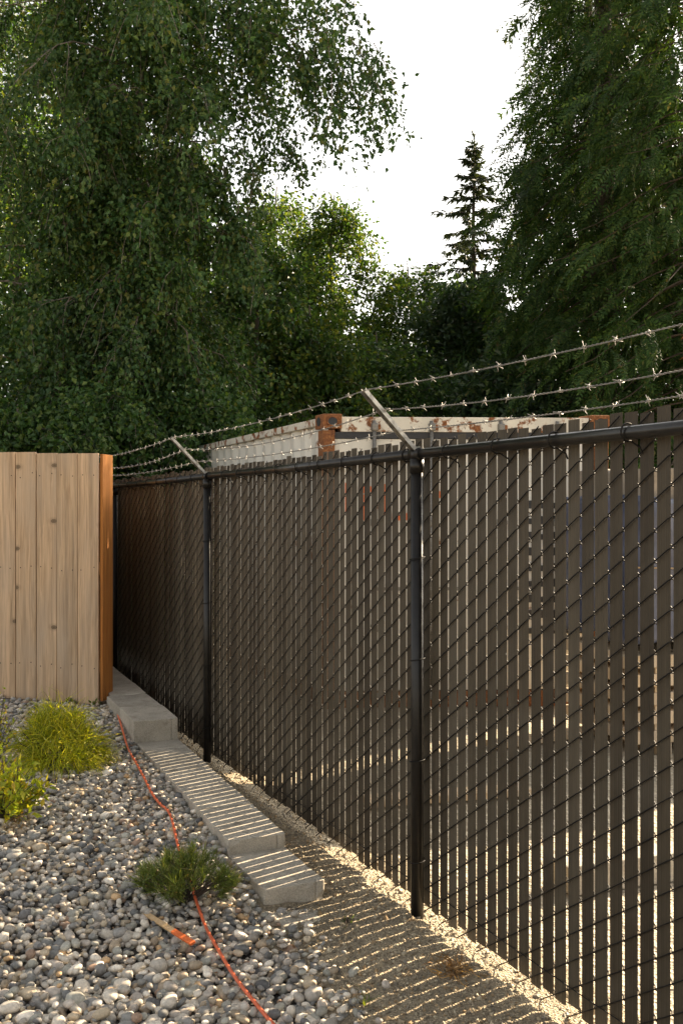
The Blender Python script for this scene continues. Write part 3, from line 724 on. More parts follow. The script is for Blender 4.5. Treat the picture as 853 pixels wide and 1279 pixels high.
def conifer(name, label, base, height, trunk_r, Rf, z0, n_br, sprays, size, mats, group=None, seed=1, up=0.15, droop=0.75, curl=0.5, tmpl=(6, 0.30, 0.30),
            az_range=None, spray_hang=0.55, lat=0.5, dead=None):
    global rng
    rng = np.random.default_rng(seed)
    root = empty(name, base); tag(root, label, 'tree', group)
    tb = MB(); tb.tube([(0, 0, -0.2), (0.03, 0.02, height*0.4), (0.0, 0.03, height*0.75), (0, 0, height)], [trunk_r, trunk_r*0.68, trunk_r*0.3, 0.012], 10)
    TV, TQ = spray_template(tmpl[0], 1.0, *tmpl[1:])
    SP, SD, SS = [], [], []
    for i in range(n_br):
        z = z0+(height-z0)*((i+rng.uniform(0, 1))/n_br)**0.92
        az = i*2.39996+rng.normal(0, 0.25)
        if az_range: az = rng.uniform(*az_range)
        Lb = Rf(z)*rng.uniform(0.76, 1.05)
        if Lb < 0.12: Lb = 0.12
        d = np.array([math.cos(az), math.sin(az), up]); nseg = 6; p = np.array([0, 0, z]); pts = [p]; dd = unit(d)
        for j in range(nseg):
            dd = dd+np.array([0, 0, (-droop if j < 4 else curl)/nseg*1.6])+rng.normal(0, 0.05, 3); dd = unit(dd); pts.append(pts[-1]+dd*Lb/nseg)
        r0 = max(0.005, trunk_r*0.085*(1-z/height))
        tb.tube(pts, [r0*(1-0.8*j/nseg)+0.002 for j in range(nseg+1)], 4, False)
        PT = np.array(pts); ns_ = max(4, int(sprays*(0.25+Lb/max(Rf(z0), 0.1))))
        f = rng.uniform(0.12, 1.0, ns_)**0.75*nseg; j = np.minimum(f.astype(int), nseg-1); fr = (f-j)[:, None]
        q = PT[j]*(1-fr)+PT[j+1]*fr; fw = unit(PT[j+1]-PT[j]); sidev = unit(np.cross(fw, np.array([0, 0, 1.0])))
        nc = max(2, ns_//7); ci = rng.integers(0, nc, ns_)                 # sprays hang in fronds of about seven
        cf = rng.uniform(0.15, 1.0, nc)**0.75*nseg; cj = np.minimum(cf.astype(int), nseg-1); cr_ = (cf-cj)[:, None]
        cq = PT[cj]*(1-cr_)+PT[cj+1]*cr_; cfw = unit(PT[cj+1]-PT[cj]); csv = unit(np.cross(cfw, np.array([0, 0, 1.0]))); csg = rng.normal(0, 1, (nc, 1))
        cdir = unit(cfw*rng.uniform(0.4, 1.0, (nc, 1))+csv*csg*lat*0.9+np.array([0, 0, -1])*rng.uniform(0.3, 1.2, (nc, 1))*spray_hang)
        cq = cq+csv*csg*lat*0.14*Lb
        dirs = unit(cdir[ci]+rng.normal(0, 0.28, (ns_, 3)))
        along = rng.uniform(0, 1, (ns_, 1))
        SP.append(cq[ci]+cdir[ci]*along*size*1.3+rng.normal(0, 0.045, (ns_, 3)))
        SD.append(dirs); SS.append(size*rng.uniform(0.6, 1.3, ns_)*(0.7+0.3*min(1, Lb/1.5)))
    SP = np.concatenate(SP); SD = np.concatenate(SD); SS = np.concatenate(SS); n = len(SP)
    Rm = orient(SD, 0.5)
    V = np.einsum('nij,nkj->nki', Rm, TV[None]*SS[:, None, None])+SP[:, None, :]
    Q = (TQ[None]+np.arange(n)[:, None, None]*len(TV))
    link('crown', np_mesh('crown', V.reshape(-1, 3), Q.reshape(-1, 4), 4, False), M[mats[0]], root)
    tb.build('trunk', M[mats[1]], root, True)
    if dead:
        c, rad, k = dead
        sp = np.array(c)+rng.normal(0, 1, (k, 3))*np.array(rad); dr = rng.normal(0, 0.5, (k, 3))+np.array([0, -0.3, -1])
        V = np.einsum('nij,nkj->nki', orient(dr, 0.5), TV[None]*(size*rng.uniform(0.6, 1.2, k))[:, None, None])+sp[:, None, :]
        link('dead_branch', np_mesh('dead_branch', V.reshape(-1, 3), (TQ[None]+np.arange(k)[:, None, None]*len(TV)).reshape(-1, 4), 4), M['deadcedar'], root)
    return root, n

# ------------------------------------------------------------------ trees
def ground_pt(px, Y): return ((px-426.5)/FPX*Y, Y, -0.07)
tot = {}
def lerp(pts, z):
    zs = [p[0] for p in pts]; rs = [p[1] for p in pts]; return float(np.interp(z, zs, rs))
# big poplar over the wooden fence
prof = [(1.5, 1.5), (3, 1.7), (4.5, 1.75), (5.6, 1.9), (6.6, 2.3), (7.4, 2.8), (8.5, 2.9), (10, 2.5), (13, 0.9), (14, 0.2)]
ex = [(7.45, -0.05, 3.45, 0.75), (7.6, 0.12, 3.3, 0.75), (7.6, -0.25, 3.0, 0.7), (8.2, -0.15, 2.9, 0.55), (7.9, 0.1, 3.0, 0.6)]
ex += [(1.8+0.27*i, -1.57+0.75*math.sin(i*2.3), 1.0+0.5*((i*7) % 5)/4, 0.5) for i in range(30)]
tot['poplar'] = deciduous('poplar_tree', 'tall broadleaf tree with hanging leaves towering over the wooden fence, branch reaching right', 'tree', ground_pt(166, 13.2), 14, 0.115,
    lambda z, a: lerp(prof, z), 1.4, 84, 8, 6, 29, 0.076, ('poplar', 'birch'), lean=(0.15, 0.1), extra=ex, limb_up=0.45, droop=1.1, hang=0.9, leafmul=0.68, seed=11, twig_len=0.70, spread=0.065)[1]
# deciduous trees of the wood edge: px, distance, height, radius, label
wood = [
    (70, 16.5, 13.0, 2.6, 'alder', 'birch', 'leafy tree with a thin leaning pale trunk at far left behind the poplar'),
    (-60, 15.0, 13.5, 3.0, 'poplar', 'bark', 'dense broadleaf tree cut by the left picture edge'),
    (205, 18.5, 8.6, 2.4, 'poplar', 'bark', 'dark leafy tree just right of and behind the tall poplar trunk'),
    (318, 17.0, 6.6, 2.0, 'poplar', 'birch', 'slim tree with grey stem above the far end of the container'),
    (345, 23.0, 9.2, 2.2, 'alder', 'bark', 'sunlit yellow-green tree peeping out beside the tall poplar'),
    (415, 22.0, 8.7, 1.9, 'alder', 'bark', 'bushy tree with a ragged top left of the open sky gap'),
    (508, 24.0, 7.6, 2.3, 'alder', 'bark', 'lower rounded tree at the foot of the sky gap'),
    (470, 19.0, 5.1, 2.0, 'brush', 'bark', 'low dark leafy tree behind the container roof'),
    (388, 17.5, 5.3, 1.9, 'alder', 'bark', 'small green tree above the rusty container corner'),
    (590, 22.0, 7.0, 2.4, 'maple', 'bark', 'maple with bluish leaves standing below the spruce'),
    (640, 17.5, 4.3, 1.7, 'maple', 'bark', 'low maple bush at the cedar foot behind the container'),
]
for i, (px, Y, hh, rr, lm, bmt, lab) in enumerate(wood):
    pr = [(0.5, rr*0.75), (hh*0.35, rr), (hh*0.65, rr*0.85), (hh*0.9, rr*0.35), (hh, 0.1)]
    lean = (0.0, 0.0)
    if i == 0: lean = (-1.6, 0.2)
    tot[lab] = deciduous('broadleaf_tree', lab, 'tree', ground_pt(px, Y), hh, 0.09+0.005*hh, (lambda pr: lambda z, a: lerp(pr, z))(pr), 0.5, int(26+hh*2.0), 6, 5, 22,
        0.10 if lm != 'maple' else 0.14, (lm, bmt), lean=lean, seed=100+i, limb_up=0.35, droop=0.7, hang=0.4, twig_len=0.6, spread=0.13, group='trees along the wood edge')[1]
# bramble bank behind the wooden fence
bank = [(20, 11.4, 2.9, 1.5, 'bramble bank thick with small leaves above the left boards'), (120, 11.8, 3.1, 1.5, 'leafy thicket directly behind the orange end board'),
        (240, 12.6, 3.2, 1.4, 'green thicket under the hanging poplar leaves'), (300, 15.5, 3.4, 1.5, 'shaded thicket above the far container end'),
        (-70, 12.0, 3.6, 1.7, 'thicket at the left picture edge behind the boards')]
for i, (px, Y, hh, rr, lab) in enumerate(bank):
    pr = [(0.2, rr), (hh*0.5, rr*1.05), (hh*0.85, rr*0.6), (hh, 0.25)]
    tot[lab] = deciduous('thicket_shrub', lab, 'shrub', ground_pt(px, Y), hh, 0.03, (lambda pr: lambda z, a: lerp(pr, z))(pr), 0.25, 30, 5, 5, 24,
        0.075, ('brush', 'bark'), seed=300+i, limb_up=0.35, droop=0.6, hang=0.3, twig_len=0.4, spread=0.09, leafmul=0.7, group='thicket behind the wooden fence')[1]
# cedars and spruce
crad = [(0, 3.2), (3, 3.1), (6, 2.6), (10, 1.8), (14, 0.75), (17, 0.15)]
conifer('cedar_tree', 'huge dark green cedar with drooping sprays at the right picture edge', ground_pt(892, 15.0), 17, 0.28, lambda z: lerp(crad, z), 0.6, 270, 46, 0.42, ('cedar', 'conbark'), 'cedars', 21, tmpl=(7, 0.24, 0.25, 0.085), lat=0.85, spray_hang=0.6, droop=0.75, curl=0.35, dead=((-0.75, -2.6, 4.2), (0.14, 0.14, 0.16), 60))
crad2 = [(0, 3.2), (4, 2.8), (7, 2.2), (9, 1.75), (12, 1.15), (15, 0.6), (19, 0.1)]
conifer('cedar_tree', 'tall cedar whose left side borders the white sky', ground_pt(752, 17.6), 19, 0.3, lambda z: lerp(crad2, z), 0.6, 430, 54, 0.40, ('cedar', 'conbark'), 'cedars', 22, tmpl=(7, 0.24, 0.25, 0.085), lat=0.85, spray_hang=0.6, droop=0.85, curl=0.35)
crad3 = [(0, 2.9), (6, 2.4), (10, 1.6), (14, 0.8), (17, 0.1)]
conifer('cedar_tree', 'slimmer cedar half hidden behind the tall cedar by the sky', ground_pt(735, 20.6), 17, 0.25, lambda z: lerp(crad3, z), 0.8, 190, 34, 0.56, ('cedar', 'conbark'), 'cedars', 23, tmpl=(5, 0.36, 0.35), lat=0.8)
srad = [(0, 2.3), (4, 2.2), (8, 1.9), (10, 1.35), (11.3, 0.6), (12.6, 0.12)]
def spruce():
    global rng
    rng = np.random.default_rng(24); Hs = 12.7
    root = empty('spruce_tree', ground_pt(591, 29.0)); tag(root, 'thin dark spruce with a bare pointed top against the sky', 'tree')
    tb = MB(); tb.tube([(0, 0, -0.2), (0.03, 0, 6), (0, 0, 10), (0.05, 0, Hs)], [0.17, 0.11, 0.055, 0.012], 8)
    LP, LA = [], []
    z = 1.6; az0 = 0.0
    while z < Hs-0.25:
        az0 += 0.7
        for q in range(5):
            az = az0+q*2*PI/5+rng.normal(0, 0.22); Lb = lerp(srad, z)*rng.uniform(0.45, 1.15)
            d = np.array([math.cos(az), math.sin(az), 0.10+0.35*max(0, (z-10)/3)]); d = unit(d); pts = [np.array([0, 0, z+rng.normal(0, 0.07)])]
            for j in range(6):
                d = unit(d+np.array([0, 0, -0.075 if j < 4 else 0.16])+rng.normal(0, 0.03, 3)); pts.append(pts[-1]+d*Lb/6)
            tb.tube(pts, [0.022*(1-0.8*j/6) for j in range(7)], 3, False)
            PT = np.array(pts); n = int(34+58*Lb); f = rng.uniform(0.05, 1, n)*6; j = np.minimum(f.astype(int), 5); fr = (f-j)[:, None]
            q3 = PT[j]*(1-fr)+PT[j+1]*fr; fw = unit(PT[j+1]-PT[j]); sv = unit(np.cross(fw, np.array([0, 0, 1.0])))
            LP.append(q3+rng.normal(0, 0.015, (n, 3))); LA.append(unit(fw*0.55+sv*rng.normal(0, 0.6, (n, 1))+np.array([0, 0, -1])*rng.uniform(-0.15, 1.1, (n, 1))))
        z += 0.40*rng.uniform(0.8, 1.2)
    k = 160; LP.append(np.stack([rng.normal(0, 0.02, k), rng.normal(0, 0.02, k), rng.uniform(Hs-2.2, Hs, k)], -1)); LA.append(unit(rng.normal(0, 0.6, (k, 3))+np.array([0, 0, 0.5])))
    P = np.concatenate(LP); A = np.concatenate(LA); L = rng.uniform(0.10, 0.30, len(P))
    V, Q = leaf_faces(P, A, unit(rng.normal(0, 1, (len(P), 3))), L, L*0.16+0.018)
    link('crown', np_mesh('crown', V, Q, 4), M['spruce'], root); tb.build('trunk', M['conbark'], root, True)
spruce()
srad2 = [(0, 1.6), (4, 1.3), (6, 0.8), (8.8, 0.1)]
conifer('spruce_tree', 'short pale-tipped conifer left of the thin dark spruce', ground_pt(508, 27.0), 8.5, 0.07, lambda z: lerp(srad2, z), 0.8, 80, 34, 0.34, ('cedar', 'conbark'), None, 25, up=0.3, droop=0.4, lat=0.3)
# more of the wood out of view, added to shade the cedars in frame
for i, (x, y, hh) in enumerate([(9.6, 19.5, 18), (13.0, 23.0, 20), (17.5, 26.0, 20)]):
    cr = [(0, 2.9), (hh*0.5, 1.9), (hh, 0.1)]
    conifer('cedar_tree', ['added shading cedar just beyond the right picture edge', 'second added shading cedar beyond the right picture edge', 'farthest added shading cedar beyond the right picture edge'][i], (x, y, -0.07), hh, 0.3, (lambda cr: lambda z: lerp(cr, z))(cr), 0.8, 110, 16, 0.75, ('cedar', 'conbark'), 'cedars', 40+i)
# the wood's far mass, too deep to tell its trees apart
def far_wood():
    global rng
    rng = np.random.default_rng(77)
    P, S = [], []
    for x in np.arange(-24, 22, 0.9):
        for row in range(2):
            y = 27+row*3.5+rng.uniform(-1, 1)
            px = 426.5+x/y*FPX
            top = float(np.interp(px, [-600, 0, 150, 250, 330, 400, 470, 560, 640, 700, 900, 1400], [15, 15, 13.5, 9.4, 7.4, 6.4, 6.0, 6.2, 7.0, 11, 15, 15]))*rng.uniform(0.85, 1.0)
            k = 560
            z = rng.uniform(0, 1, k)**0.8*top
            P.append(np.stack([x+rng.normal(0, 0.7, k), y+rng.normal(0, 0.7, k), z], -1)); 
    P = np.concatenate(P); n = len(P)
    L = rng.uniform(0.18, 0.42, n)
    V, Q = leaf_faces(P, unit(rng.normal(0, 1, (n, 3))+np.array([0, 0, -0.4])), unit(rng.normal(0, 1, (n, 3))+np.array([0, -0.6, 0.5])), L, L*0.7)
    tag(link('far_wood', np_mesh('far_wood', V, Q, 4), M['brush']), 'dark deep wood behind the trees', 'woodland', kind='stuff')
far_wood()

# ------------------------------------------------------------------ garden shrubs
def ribbons(starts, dirs, L, w, nseg, droop, jit):
    """thin drooping ribbons -> verts, quads (each ribbon one island)"""
    n = len(starts); p = starts.copy(); d = dirs.copy(); side = unit(np.cross(d, rng.normal(0, 1, (n, 3))))
    rings = []
    for i in range(nseg+1):
        ww = w*(1-0.75*i/nseg); rings.append(np.stack([p-side*ww[:, None], p+side*ww[:, None]], 1))
        d = unit(d+np.array([0, 0, -1])*droop[:, None]/nseg+rng.normal(0, jit, (n, 3))); p = p+d*(L/nseg)[:, None]
    V = np.stack(rings, 1); base = np.arange(n)[:, None]*(nseg+1)*2
    Q = [np.stack([base[:, 0]+2*i, base[:, 0]+2*i+1, base[:, 0]+2*i+3, base[:, 0]+2*i+2], -1) for i in range(nseg)]
    return V.reshape(-1, 3), np.stack(Q, 1).reshape(-1, 4)
def stems(root, base_pts, tips, rad, mat):
    tb = MB()
    for a, b in zip(base_pts, tips):
        a = Vector(a); b = Vector(b); mid_ = (a+b)/2+Vector((random.gauss(0, .01), random.gauss(0, .01), 0.02)); tb.tube([a, mid_, b], [rad, rad*0.7, rad*0.4], 4, False)
    return tb.build('stem', mat, root, True)
rng = np.random.default_rng(5)
# golden thread-leaf cypress
g = at_z(72, 950, 0.17); g.z = h_ground(g.x, g.y)
gr = empty('golden_cypress', g); tag(gr, 'golden thread-leaf cypress in front of the wooden fence', 'shrub')
nc = 240; az = rng.uniform(0, 2*PI, nc); el = np.arccos(rng.uniform(0.0, 1, nc)); rr = rng.uniform(0.45, 1.0, nc)
cc = np.stack([np.cos(az)*np.sin(el)*0.26*rr, np.sin(az)*np.sin(el)*0.25*rr, 0.04+np.cos(el)*0.33*rr], -1)
cd = unit(cc*np.array([1, 1, 1.5])+rng.normal(0, 0.10, (nc, 3))); k = 17; n = nc*k
sp = np.repeat(cc, k, 0)+rng.normal(0, 0.012, (n, 3)); sd = unit(np.repeat(cd, k, 0)+rng.normal(0, 0.30, (n, 3)))
V, Q = ribbons(sp, sd, rng.uniform(0.06, 0.22, n), rng.uniform(0.0016, 0.0030, n), 6, rng.uniform(0.9, 2.8, n), 0.26)
link('foliage', np_mesh('foliage', V, Q, 4), M['gold'], gr)
stems(gr, [(0, 0, 0)]*14, [(random.uniform(-.2, .2), random.uniform(-.2, .2), random.uniform(.12, .3)) for _ in range(14)], 0.006, M['conbark'])
# leafy lime shrub at the left edge
def leaf_shrub(name, label, px, py, z, rx, rz, nstem, nleaf, leaf, mat, seed, ry=None):
    global rng
    rng = np.random.default_rng(seed); random.seed(seed)
    b = at_z(px, py, z); b.z = h_ground(b.x, b.y)-0.01
    root = empty(name, b); tag(root, label, 'shrub')
    tips, LP, LA = [], [], []
    for i in range(nstem):
        a = rng.uniform(0, 2*PI); e = rng.uniform(0, 1)**0.6; t = np.array([math.cos(a)*rx*e, math.sin(a)*(ry or rx)*e, rz*(1-0.55*e*e)*rng.uniform(0.6, 1.05)]); tips.append(t)
        f = rng.uniform(0.35, 1.03, nleaf)[:, None]; LP.append(t*f+rng.normal(0, 0.010, (nleaf, 3))); LA.append(np.tile(unit(t), (nleaf, 1)))
    P = np.concatenate(LP); A = np.concatenate(LA); n = len(P)
    ax = unit(A*0.5+rng.normal(0, 0.7, (n, 3))+np.array([0, 0, 0.15])); L = leaf*rng.uniform(0.6, 1.25, n)
    V, Q = leaf_faces(P, ax, unit(rng.normal(0, 0.6, (n, 3))+np.array([0, -0.2, 1])), L, L*0.5, 0.15)
    link('foliage', np_mesh('foliage', V, Q, 4), M[mat], root)
    stems(root, [(0, 0, 0)]*nstem, tips, 0.0028, M['conbark']); return root
leaf_shrub('lime_shrub', 'lime-yellow leafy shrub at the left edge on the pebbles', 0, 1030, 0.12, 0.24, 0.36, 80, 16, 0.042, 'lime', 6)
leaf_shrub('lime_shrub', 'upright sprig of yellow leaves at the left edge before the boards', -14, 965, 0.15, 0.17, 0.62, 34, 14, 0.028, 'lime', 8)
leaf_shrub('small_weed', 'small green weed at the foot of the orange end board', 118, 884, 0.2, 0.05, 0.07, 9, 5, 0.035, 'weed', 9)
leaf_shrub('small_weed', 'small green weed at the boards beside the golden cypress', 88, 884, 0.2, 0.06, 0.06, 9, 5, 0.035, 'weed', 10)
leaf_shrub('small_weed', 'tiny weed on the grit beside the lowest block', 433, 1158, 0.0, 0.035, 0.035, 8, 4, 0.016, 'weed', 12)
leaf_shrub('small_weed', 'low creeping weed under the lime shrub', 42, 1012, 0.12, 0.07, 0.04, 9, 5, 0.028, 'weed', 13)
# dwarf mountain pine in the pebbles
rng = np.random.default_rng(15); random.seed(15)
pb = at_z(232, 1128, 0.05); pb.z = h_ground(pb.x, pb.y)
pr_ = empty('dwarf_pine', pb); tag(pr_, 'small dark green dwarf pine growing among the pebbles under the cord', 'shrub')
tips, SP, SD = [], [], []
for i in range(64):
    a = rng.uniform(0, 2*PI); e = rng.uniform(0, 1)**0.55
    t = np.array([math.cos(a)*0.205*e, math.sin(a)*0.19*e, 0.05+0.17*(1-0.75*e*e)*rng.uniform(0.65, 1.1)]); tips.append(t)
    ax = unit(t*np.array([1.3, 1.3, 1])+np.array([0, 0, 0.12])); k = 70
    f = rng.uniform(-0.075, 0.012, k)[:, None]; SP.append(t+ax*f); SD.append(unit(ax*rng.uniform(0.5, 1.2, (k, 1))+rng.normal(0, 0.42, (k, 3))))
tips.append(np.array([-0.17, -0.04, 0.13]))
for c in ((-0.175, 0.05, 0.09),):
    k = 80; SP.append(np.array(c)+rng.normal(0, 0.010, (k, 3))); SD.append(unit(rng.normal(0, 0.5, (k, 3))+np.array([-0.2, 0, 1])))
SP = np.concatenate(SP); SD = np.concatenate(SD); n = len(SP)
V, Q = ribbons(SP, SD, rng.uniform(0.034, 0.065, n), rng.uniform(0.0011, 0.0017, n), 2, rng.uniform(0, 0.15, n), 0.06)
link('needles', np_mesh('needles', V, Q, 4), M['pine'], pr_)
stems(pr_, [(0, 0, 0)]*len(tips), tips, 0.004, M['conbark'])
# dry plants
def dry_plant(label, px, py, k, L, spreadv, seed, mat='dry', droop=1.2, name='dry_plant'):
    global rng
    rng = np.random.default_rng(seed); b = at_z(px, py, 0.0); b.z = h_ground(b.x, b.y)
    root = empty(name, b); tag(root, label, 'plant')
    sp = rng.normal(0, spreadv, (k, 3)); sp[:, 2] = np.abs(sp[:, 2])*0.4
    V, Q = ribbons(sp, unit(rng.normal(0, 0.8, (k, 3))+np.array([0, 0, 0.7])), L*rng.uniform(0.4, 1.1, k), rng.uniform(0.0012, 0.003, k), 5, rng.uniform(0.3, droop*1.6, k), 0.3)
    link('stalks', np_mesh('stalks', V, Q, 4), M[mat], root); return root
dry_plant('dead brown plant curled on the grit near the fence foot', 566, 1215, 150, 0.10, 0.035, 31)
dry_plant('withered tan leaves lying below the lime shrub', 14, 1068, 90, 0.09, 0.04, 32)
dry_plant('thin pale weed stalk rising from the pebble edge', 455, 1256, 12, 0.11, 0.006, 33, 'weed', 0.2, 'weed_stalk')

# ------------------------------------------------------------------ shipping container in the yard
CA = Vector((-0.155, 8.45, -0.09)); CWd = Vector((math.cos(R(3)), math.sin(R(3)), 0)); CLd = Vector((-math.sin(R(23)), math.cos(R(23)), 0))
CW, CL, CH = 2.46, 6.06, 2.52
box_ = empty('shipping_container', CA); tag(box_, 'cream shipping container with rusty corners standing behind the slatted fence', 'container')
def cp(a, b, z): return CWd*a + CLd*b + Vector((0, 0, z))
def cbox(name, mat, a0, a1, b0, b1, z0, z1, bevel=0.0, parent=None):
    m = MB(); vs = [cp(a, b, z) for a in (a0, a1) for b in (b0, b1) for z in (z0, z1)]
    m.add(vs, [(0, 1, 3, 2), (4, 6, 7, 5), (0, 4, 5, 1), (2, 3, 7, 6), (0, 2, 6, 4), (1, 5, 7, 3)])
    return m.build(name, mat, parent or box_, bevel=bevel)
for a0, a1 in ((0, 0.10), (CW-0.10, CW)):
    for b0, b1 in ((0, 0.12), (CL-0.12, CL)): cbox('corner_post', M['rust'], a0, a1, b0, b1, 0.13, CH-0.13, 0.006)
def casting(a0, b0, z0):
    """corner casting with flat dark discs painting the shade of oval holes, front and side"""
    m = MB(); sa, sb, sz = 0.165, 0.18, 0.125
    o = cbox('corner_casting', M['rust'], a0, a0+sa, b0, b0+sb, z0, z0+sz, 0.008)
    hole = MB(); pts = [(0.5*sa+0.045*math.cos(q), 0.5*sz+0.038*math.sin(q)) for q in np.linspace(0, 2*PI, 20, endpoint=False)]
    for face in (0,):
        vs = [cp(a0+x, b0-0.003, z0+z) for x, z in pts] + [cp(a0+x, b0+0.05, z0+z) for x, z in pts]
        n_ = len(pts); hole.add(vs, [tuple(range(n_, 2*n_))] + [(i, (i+1) % n_, n_+(i+1) % n_, n_+i) for i in range(n_)])
    c = MB(); c.add([cp(a0+x, b0-0.004, z0+z) for x, z in pts], [tuple(range(len(pts)))]); h = c.build('casting_hole_shade', M['rubber_hole_shade'], o)  # nothing is cut: a flat black disc paints the hole's dark inside
    rim = MB(); rim.tube([cp(a0+x, b0-0.004, z0+z) for x, z in pts+[pts[0]]], 0.006, 5, False); rim.build('casting_rim', M['rust'], o, True)
    pts2 = [(0.5*sb+0.045*math.cos(q), 0.5*sz+0.038*math.sin(q)) for q in np.linspace(0, 2*PI, 20, endpoint=False)]
    c = MB(); c.add([cp(a0-0.004, b0+y, z0+z) for y, z in pts2], [tuple(range(len(pts2)))]); c.build('casting_hole_shade', M['rubber_hole_shade'], o)
for a0 in (-0.006, CW-0.159):
    for b0 in (-0.006, CL-0.174):
        for z0 in (0.0, CH-0.12): casting(a0, b0, z0)
cbox('door_header', M['paintr'], 0.161, CW-0.161, 0.02, 0.10, CH-0.145, CH-0.018, 0.004)
cbox('door_sill', M['rust'], 0.161, CW-0.161, 0.02, 0.10, 0.02, 0.15, 0.004)
for b in (0.03,):
    cbox('door_gasket', M['rubber_hole_shade'], 0.105, CW-0.105, 0.03, 0.055, CH-0.20, CH-0.147)
half = CW/2
for a0, a1 in ((0.105, half-0.008), (half+0.008, CW-0.105)):
    d = cbox('door', M['paint'], a0, a1, 0.045, 0.085, 0.16, CH-0.204, 0.004)
    for z in (0.55, 0.95, 1.35, 1.75, 2.1):
        cbox('door_rib', M['paint'], a0+0.06, a1-0.06, 0.036, 0.0445, z-0.06, z+0.06, 0.003, d)
    for f in (0.30, 0.74) if a0 < 1 else (0.26, 0.70):
        a = a0+(a1-a0)*f
        m = MB(); m.tube([cp(a, 0.012, 0.10), cp(a, 0.012, CH-0.05)], 0.017, 10); r_ = m.build('lock_rod', M['galv'], d, True)
        for z in (0.12, 0.7, 1.6, CH-0.105):
            cbox('rod_bracket', M['rust'] if z > 2 else M['galv'], a+0.018, a+0.05, -0.006, 0.034, z-0.022, z+0.022, 0.008, r_); cbox('rod_cam', M['galv'], a-0.026, a+0.024, -0.016, 0.036, z-0.034, z+0.034, 0.012, r_)
        cbox('lock_handle', M['galv'], a-0.02, a+0.26, -0.012, 0.0, 1.02, 1.05, 0.003, r_)
    gsk = MB()
    cbox('door_gasket', M['rubber_hole_shade'], a0-0.006 if a0 > 1 else a1-0.001, a0-0.001 if a0 > 1 else a1+0.006, 0.04, 0.08, 0.16, CH-0.21, 0, d)
# corrugated long sides, front wall and roof
def corrugated(name, axis, at_, n0, n1, z0, z1, depth, mat, out):
    m = MB(); pts = []; x = n0; k = 0
    while x < n1-0.01:
        for dx, dd in ((0.0, 0), (0.07, 0), (0.14, 1), (0.21, 1), (0.278, 0)):
            if x+dx <= n1: pts.append((x+dx, dd))
        x += 0.278
    vs = []
    for z in (z0, z1):
        for t, dd in pts: vs.append(cp(at_+out*depth*(dd-1), t, z) if axis == 'L' else cp(t, at_+out*depth*(dd-1), z))
    n_ = len(pts); m.add(vs, [(i, i+1, n_+i+1, n_+i) for i in range(n_-1)])
    return m.build(name, mat, box_)
corrugated('side_wall', 'L', 0.035, 0.12, CL-0.12, 0.15, CH-0.085, 0.036, M['paint'], -1)
corrugated('side_wall', 'L', CW-0.035, 0.12, CL-0.12, 0.15, CH-0.085, 0.036, M['paint'], 1)
corrugated('front_wall', 'W', CL-0.04, 0.10, CW-0.10, 0.15, CH-0.085, 0.036, M['paint'], 1)
for a0, a1 in ((0.0, 0.06), (CW-0.06, CW)):
    cbox('top_side_rail', M['paintr'], a0, a1, 0.175, CL-0.175, CH-0.085, CH-0.022, 0.004)
    cbox('bottom_side_rail', M['rust'], a0, a1, 0.175, CL-0.175, 0.02, 0.15, 0.004)
cbox('top_end_rail', M['paintr'], 0.161, CW-0.161, CL-0.07, CL-0.01, CH-0.085, CH-0.022)
cbox('roof', M['paintr'], 0.062, CW-0.062, 0.102, CL-0.072, CH-0.06, CH-0.03)
cbox('floor', M['rust'], 0.062, CW-0.062, 0.12, CL-0.08, 0.10, 0.16)
# painted marks on the doors, seen in slivers between the slats
for a0, w, z, h in ((0.20, 0.05, 2.02, 0.26), (0.31, 0.16, 2.19, 0.06), (0.33, 0.05, 1.96, 0.22), (0.52, 0.05, 2.00, 0.27), (0.60, 0.14, 1.96, 0.06), (0.80, 0.05, 1.97, 0.26), (0.90, 0.15, 2.15, 0.06)):
    cbox('orange_mark', M['orange'], a0, a0+w, 0.0320, 0.0345, z-0.34, z-0.34+h)
for k in range(9):
    z = 1.72-0.135*k
    for q in range(5):
        cbox('black_mark', M['blackpaint'], 1.78+q*0.11, 1.78+q*0.11+random.choice((0.05, 0.07)), 0.0320, 0.0345, z, z+random.choice((0.05, 0.07)))
# timbers carrying the container
for i, b in enumerate((0.25, CL-0.4)):
    m = MB(); vs = [cp(a, bb, z) for a in (-0.15, CW+0.2) for bb in (b, b+0.18) for z in (-0.02, 0.018)]
    m.add(vs, [(0, 1, 3, 2), (4, 6, 7, 5), (0, 4, 5, 1), (2, 3, 7, 6), (0, 2, 6, 4), (1, 5, 7, 3)])
    t = m.build('timber_bearer', M['lumber'], None); t.location = CA
    tag(t, ['timber bearer under the container doors', 'timber bearer under the far container end'][i], 'timber')

# ------------------------------------------------------------------ lumber stack under a blue tarp, curb, loose planks
tp = empty('tarped_stack', (2.0, 6.75, -0.075), R(16)); tag(tp, 'head-high load wrapped in blue tarp behind the right slats', 'tarp')
def wrinkled(name, sx, sy, z0, z1, mat, parent, amp, seed, n=26):
    bm = bmesh.new(); bmesh.ops.create_cube(bm, size=1.0); bmesh.ops.subdivide_edges(bm, edges=bm.edges, cuts=n, use_grid_fill=True)
    for v in bm.verts:
        p = Vector((v.co.x*sx, v.co.y*sy, z0+(v.co.z+0.5)*(z1-z0))); q = Vector((p.x*2.2, p.y*2.2, p.z*1.1))
        d = mnoise.noise_vector(q*1.3+Vector((seed, 0, 0)))*amp + mnoise.noise_vector(q*4)*amp*0.35
        v.co = p+d+Vector((sx/2, sy/2, 0))
    me = bpy.data.meshes.new(name); bm.to_mesh(me); bm.free(); me.polygons.foreach_set('use_smooth', np.full(len(me.polygons), True))
    return link(name, me, mat, parent)
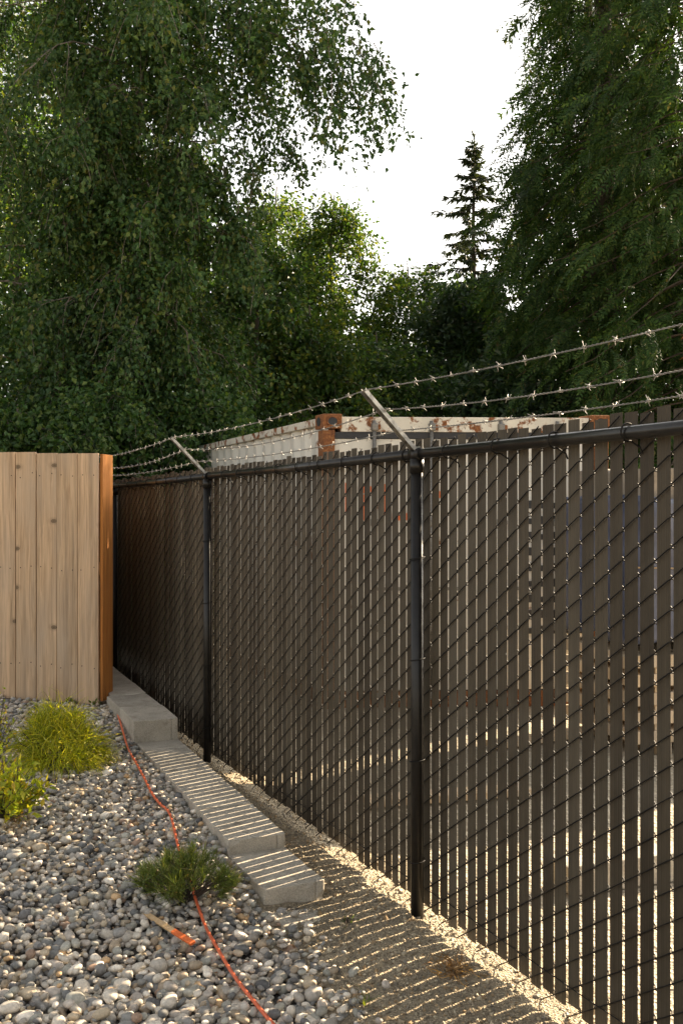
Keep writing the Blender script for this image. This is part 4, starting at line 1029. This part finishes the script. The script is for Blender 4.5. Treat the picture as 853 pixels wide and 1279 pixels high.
wrinkled('tarp', 1.9, 1.1, 0.78, 1.78, M['tarp'], tp, 0.05, 3.3)
wrinkled('wrapped_top', 1.75, 0.95, 1.72, 1.98, M['cardboard'], tp, 0.03, 8.3, 14).location = (0.08, 0.08, 0)
m = MB(); m.tube([(-0.03, -0.03, 1.3), (0.9, -0.06, 1.27), (1.93, -0.03, 1.3)], 0.006, 6); m.build('rope', M['stake'], tp, True)
ls = empty('lumber_stack', (2.0, 6.75, -0.075), R(16)); tag(ls, 'stack of raw lumber under the blue tarp load', 'lumber')
for k in range(5):
    for q in range(5):
        m = MB(); m.box((0.95+random.gauss(0, 0.03), 0.12+q*0.21, 0.13+k*0.13), (1.9, 0.19, 0.085)); m.build('board', M['lumber'], ls, bevel=0.004, seg=1)
    if k < 4:
        for x in (0.2, 1.7):
            m = MB(); m.box((x, 0.54, 0.195+k*0.13), (0.06, 1.0, 0.043)); m.build('spacer', M['lumber'], ls)
for x in (0.25, 1.65):
    m = MB(); m.box((x, 0.54, 0.04), (0.1, 1.0, 0.09)); m.build('spacer', M['lumber'], ls)
a = at_z(700, 1112, -0.07); b = at_z(905, 1082, -0.07); d = (b-a)
cu = MB(); cu.add([(x, y*(1 if z < 0.1 else 0.72), z) for x in (0, d.length) for y in (-0.09, 0.09) for z in (0, 0.12)], [(0, 1, 3, 2), (4, 6, 7, 5), (0, 4, 5, 1), (2, 3, 7, 6), (0, 2, 6, 4), (1, 5, 7, 3)])
tag(cu.build('concrete_curb', M['concrete'], None, bevel=0.01, loc=a, rot=(0, 0, math.atan2(d.y, d.x))), 'pale concrete parking curb lying in the yard behind the right slats', 'curb')
for i, (px, py, ang, L) in enumerate([(690, 925, 0.5, 1.1), (560, 1000, 0.25, 1.0)]):
    p = at_z(px, py, -0.07); m = MB(); m.box((0, 0, 0.03), (L, 0.14, 0.04)); 
    tag(m.build('loose_plank', M['lumber'], None, bevel=0.003, loc=p, rot=(0, 0, ang)), ['loose pale plank on the gravel before the container doors', 'loose plank on the gravel just behind the middle post'][i], 'plank')
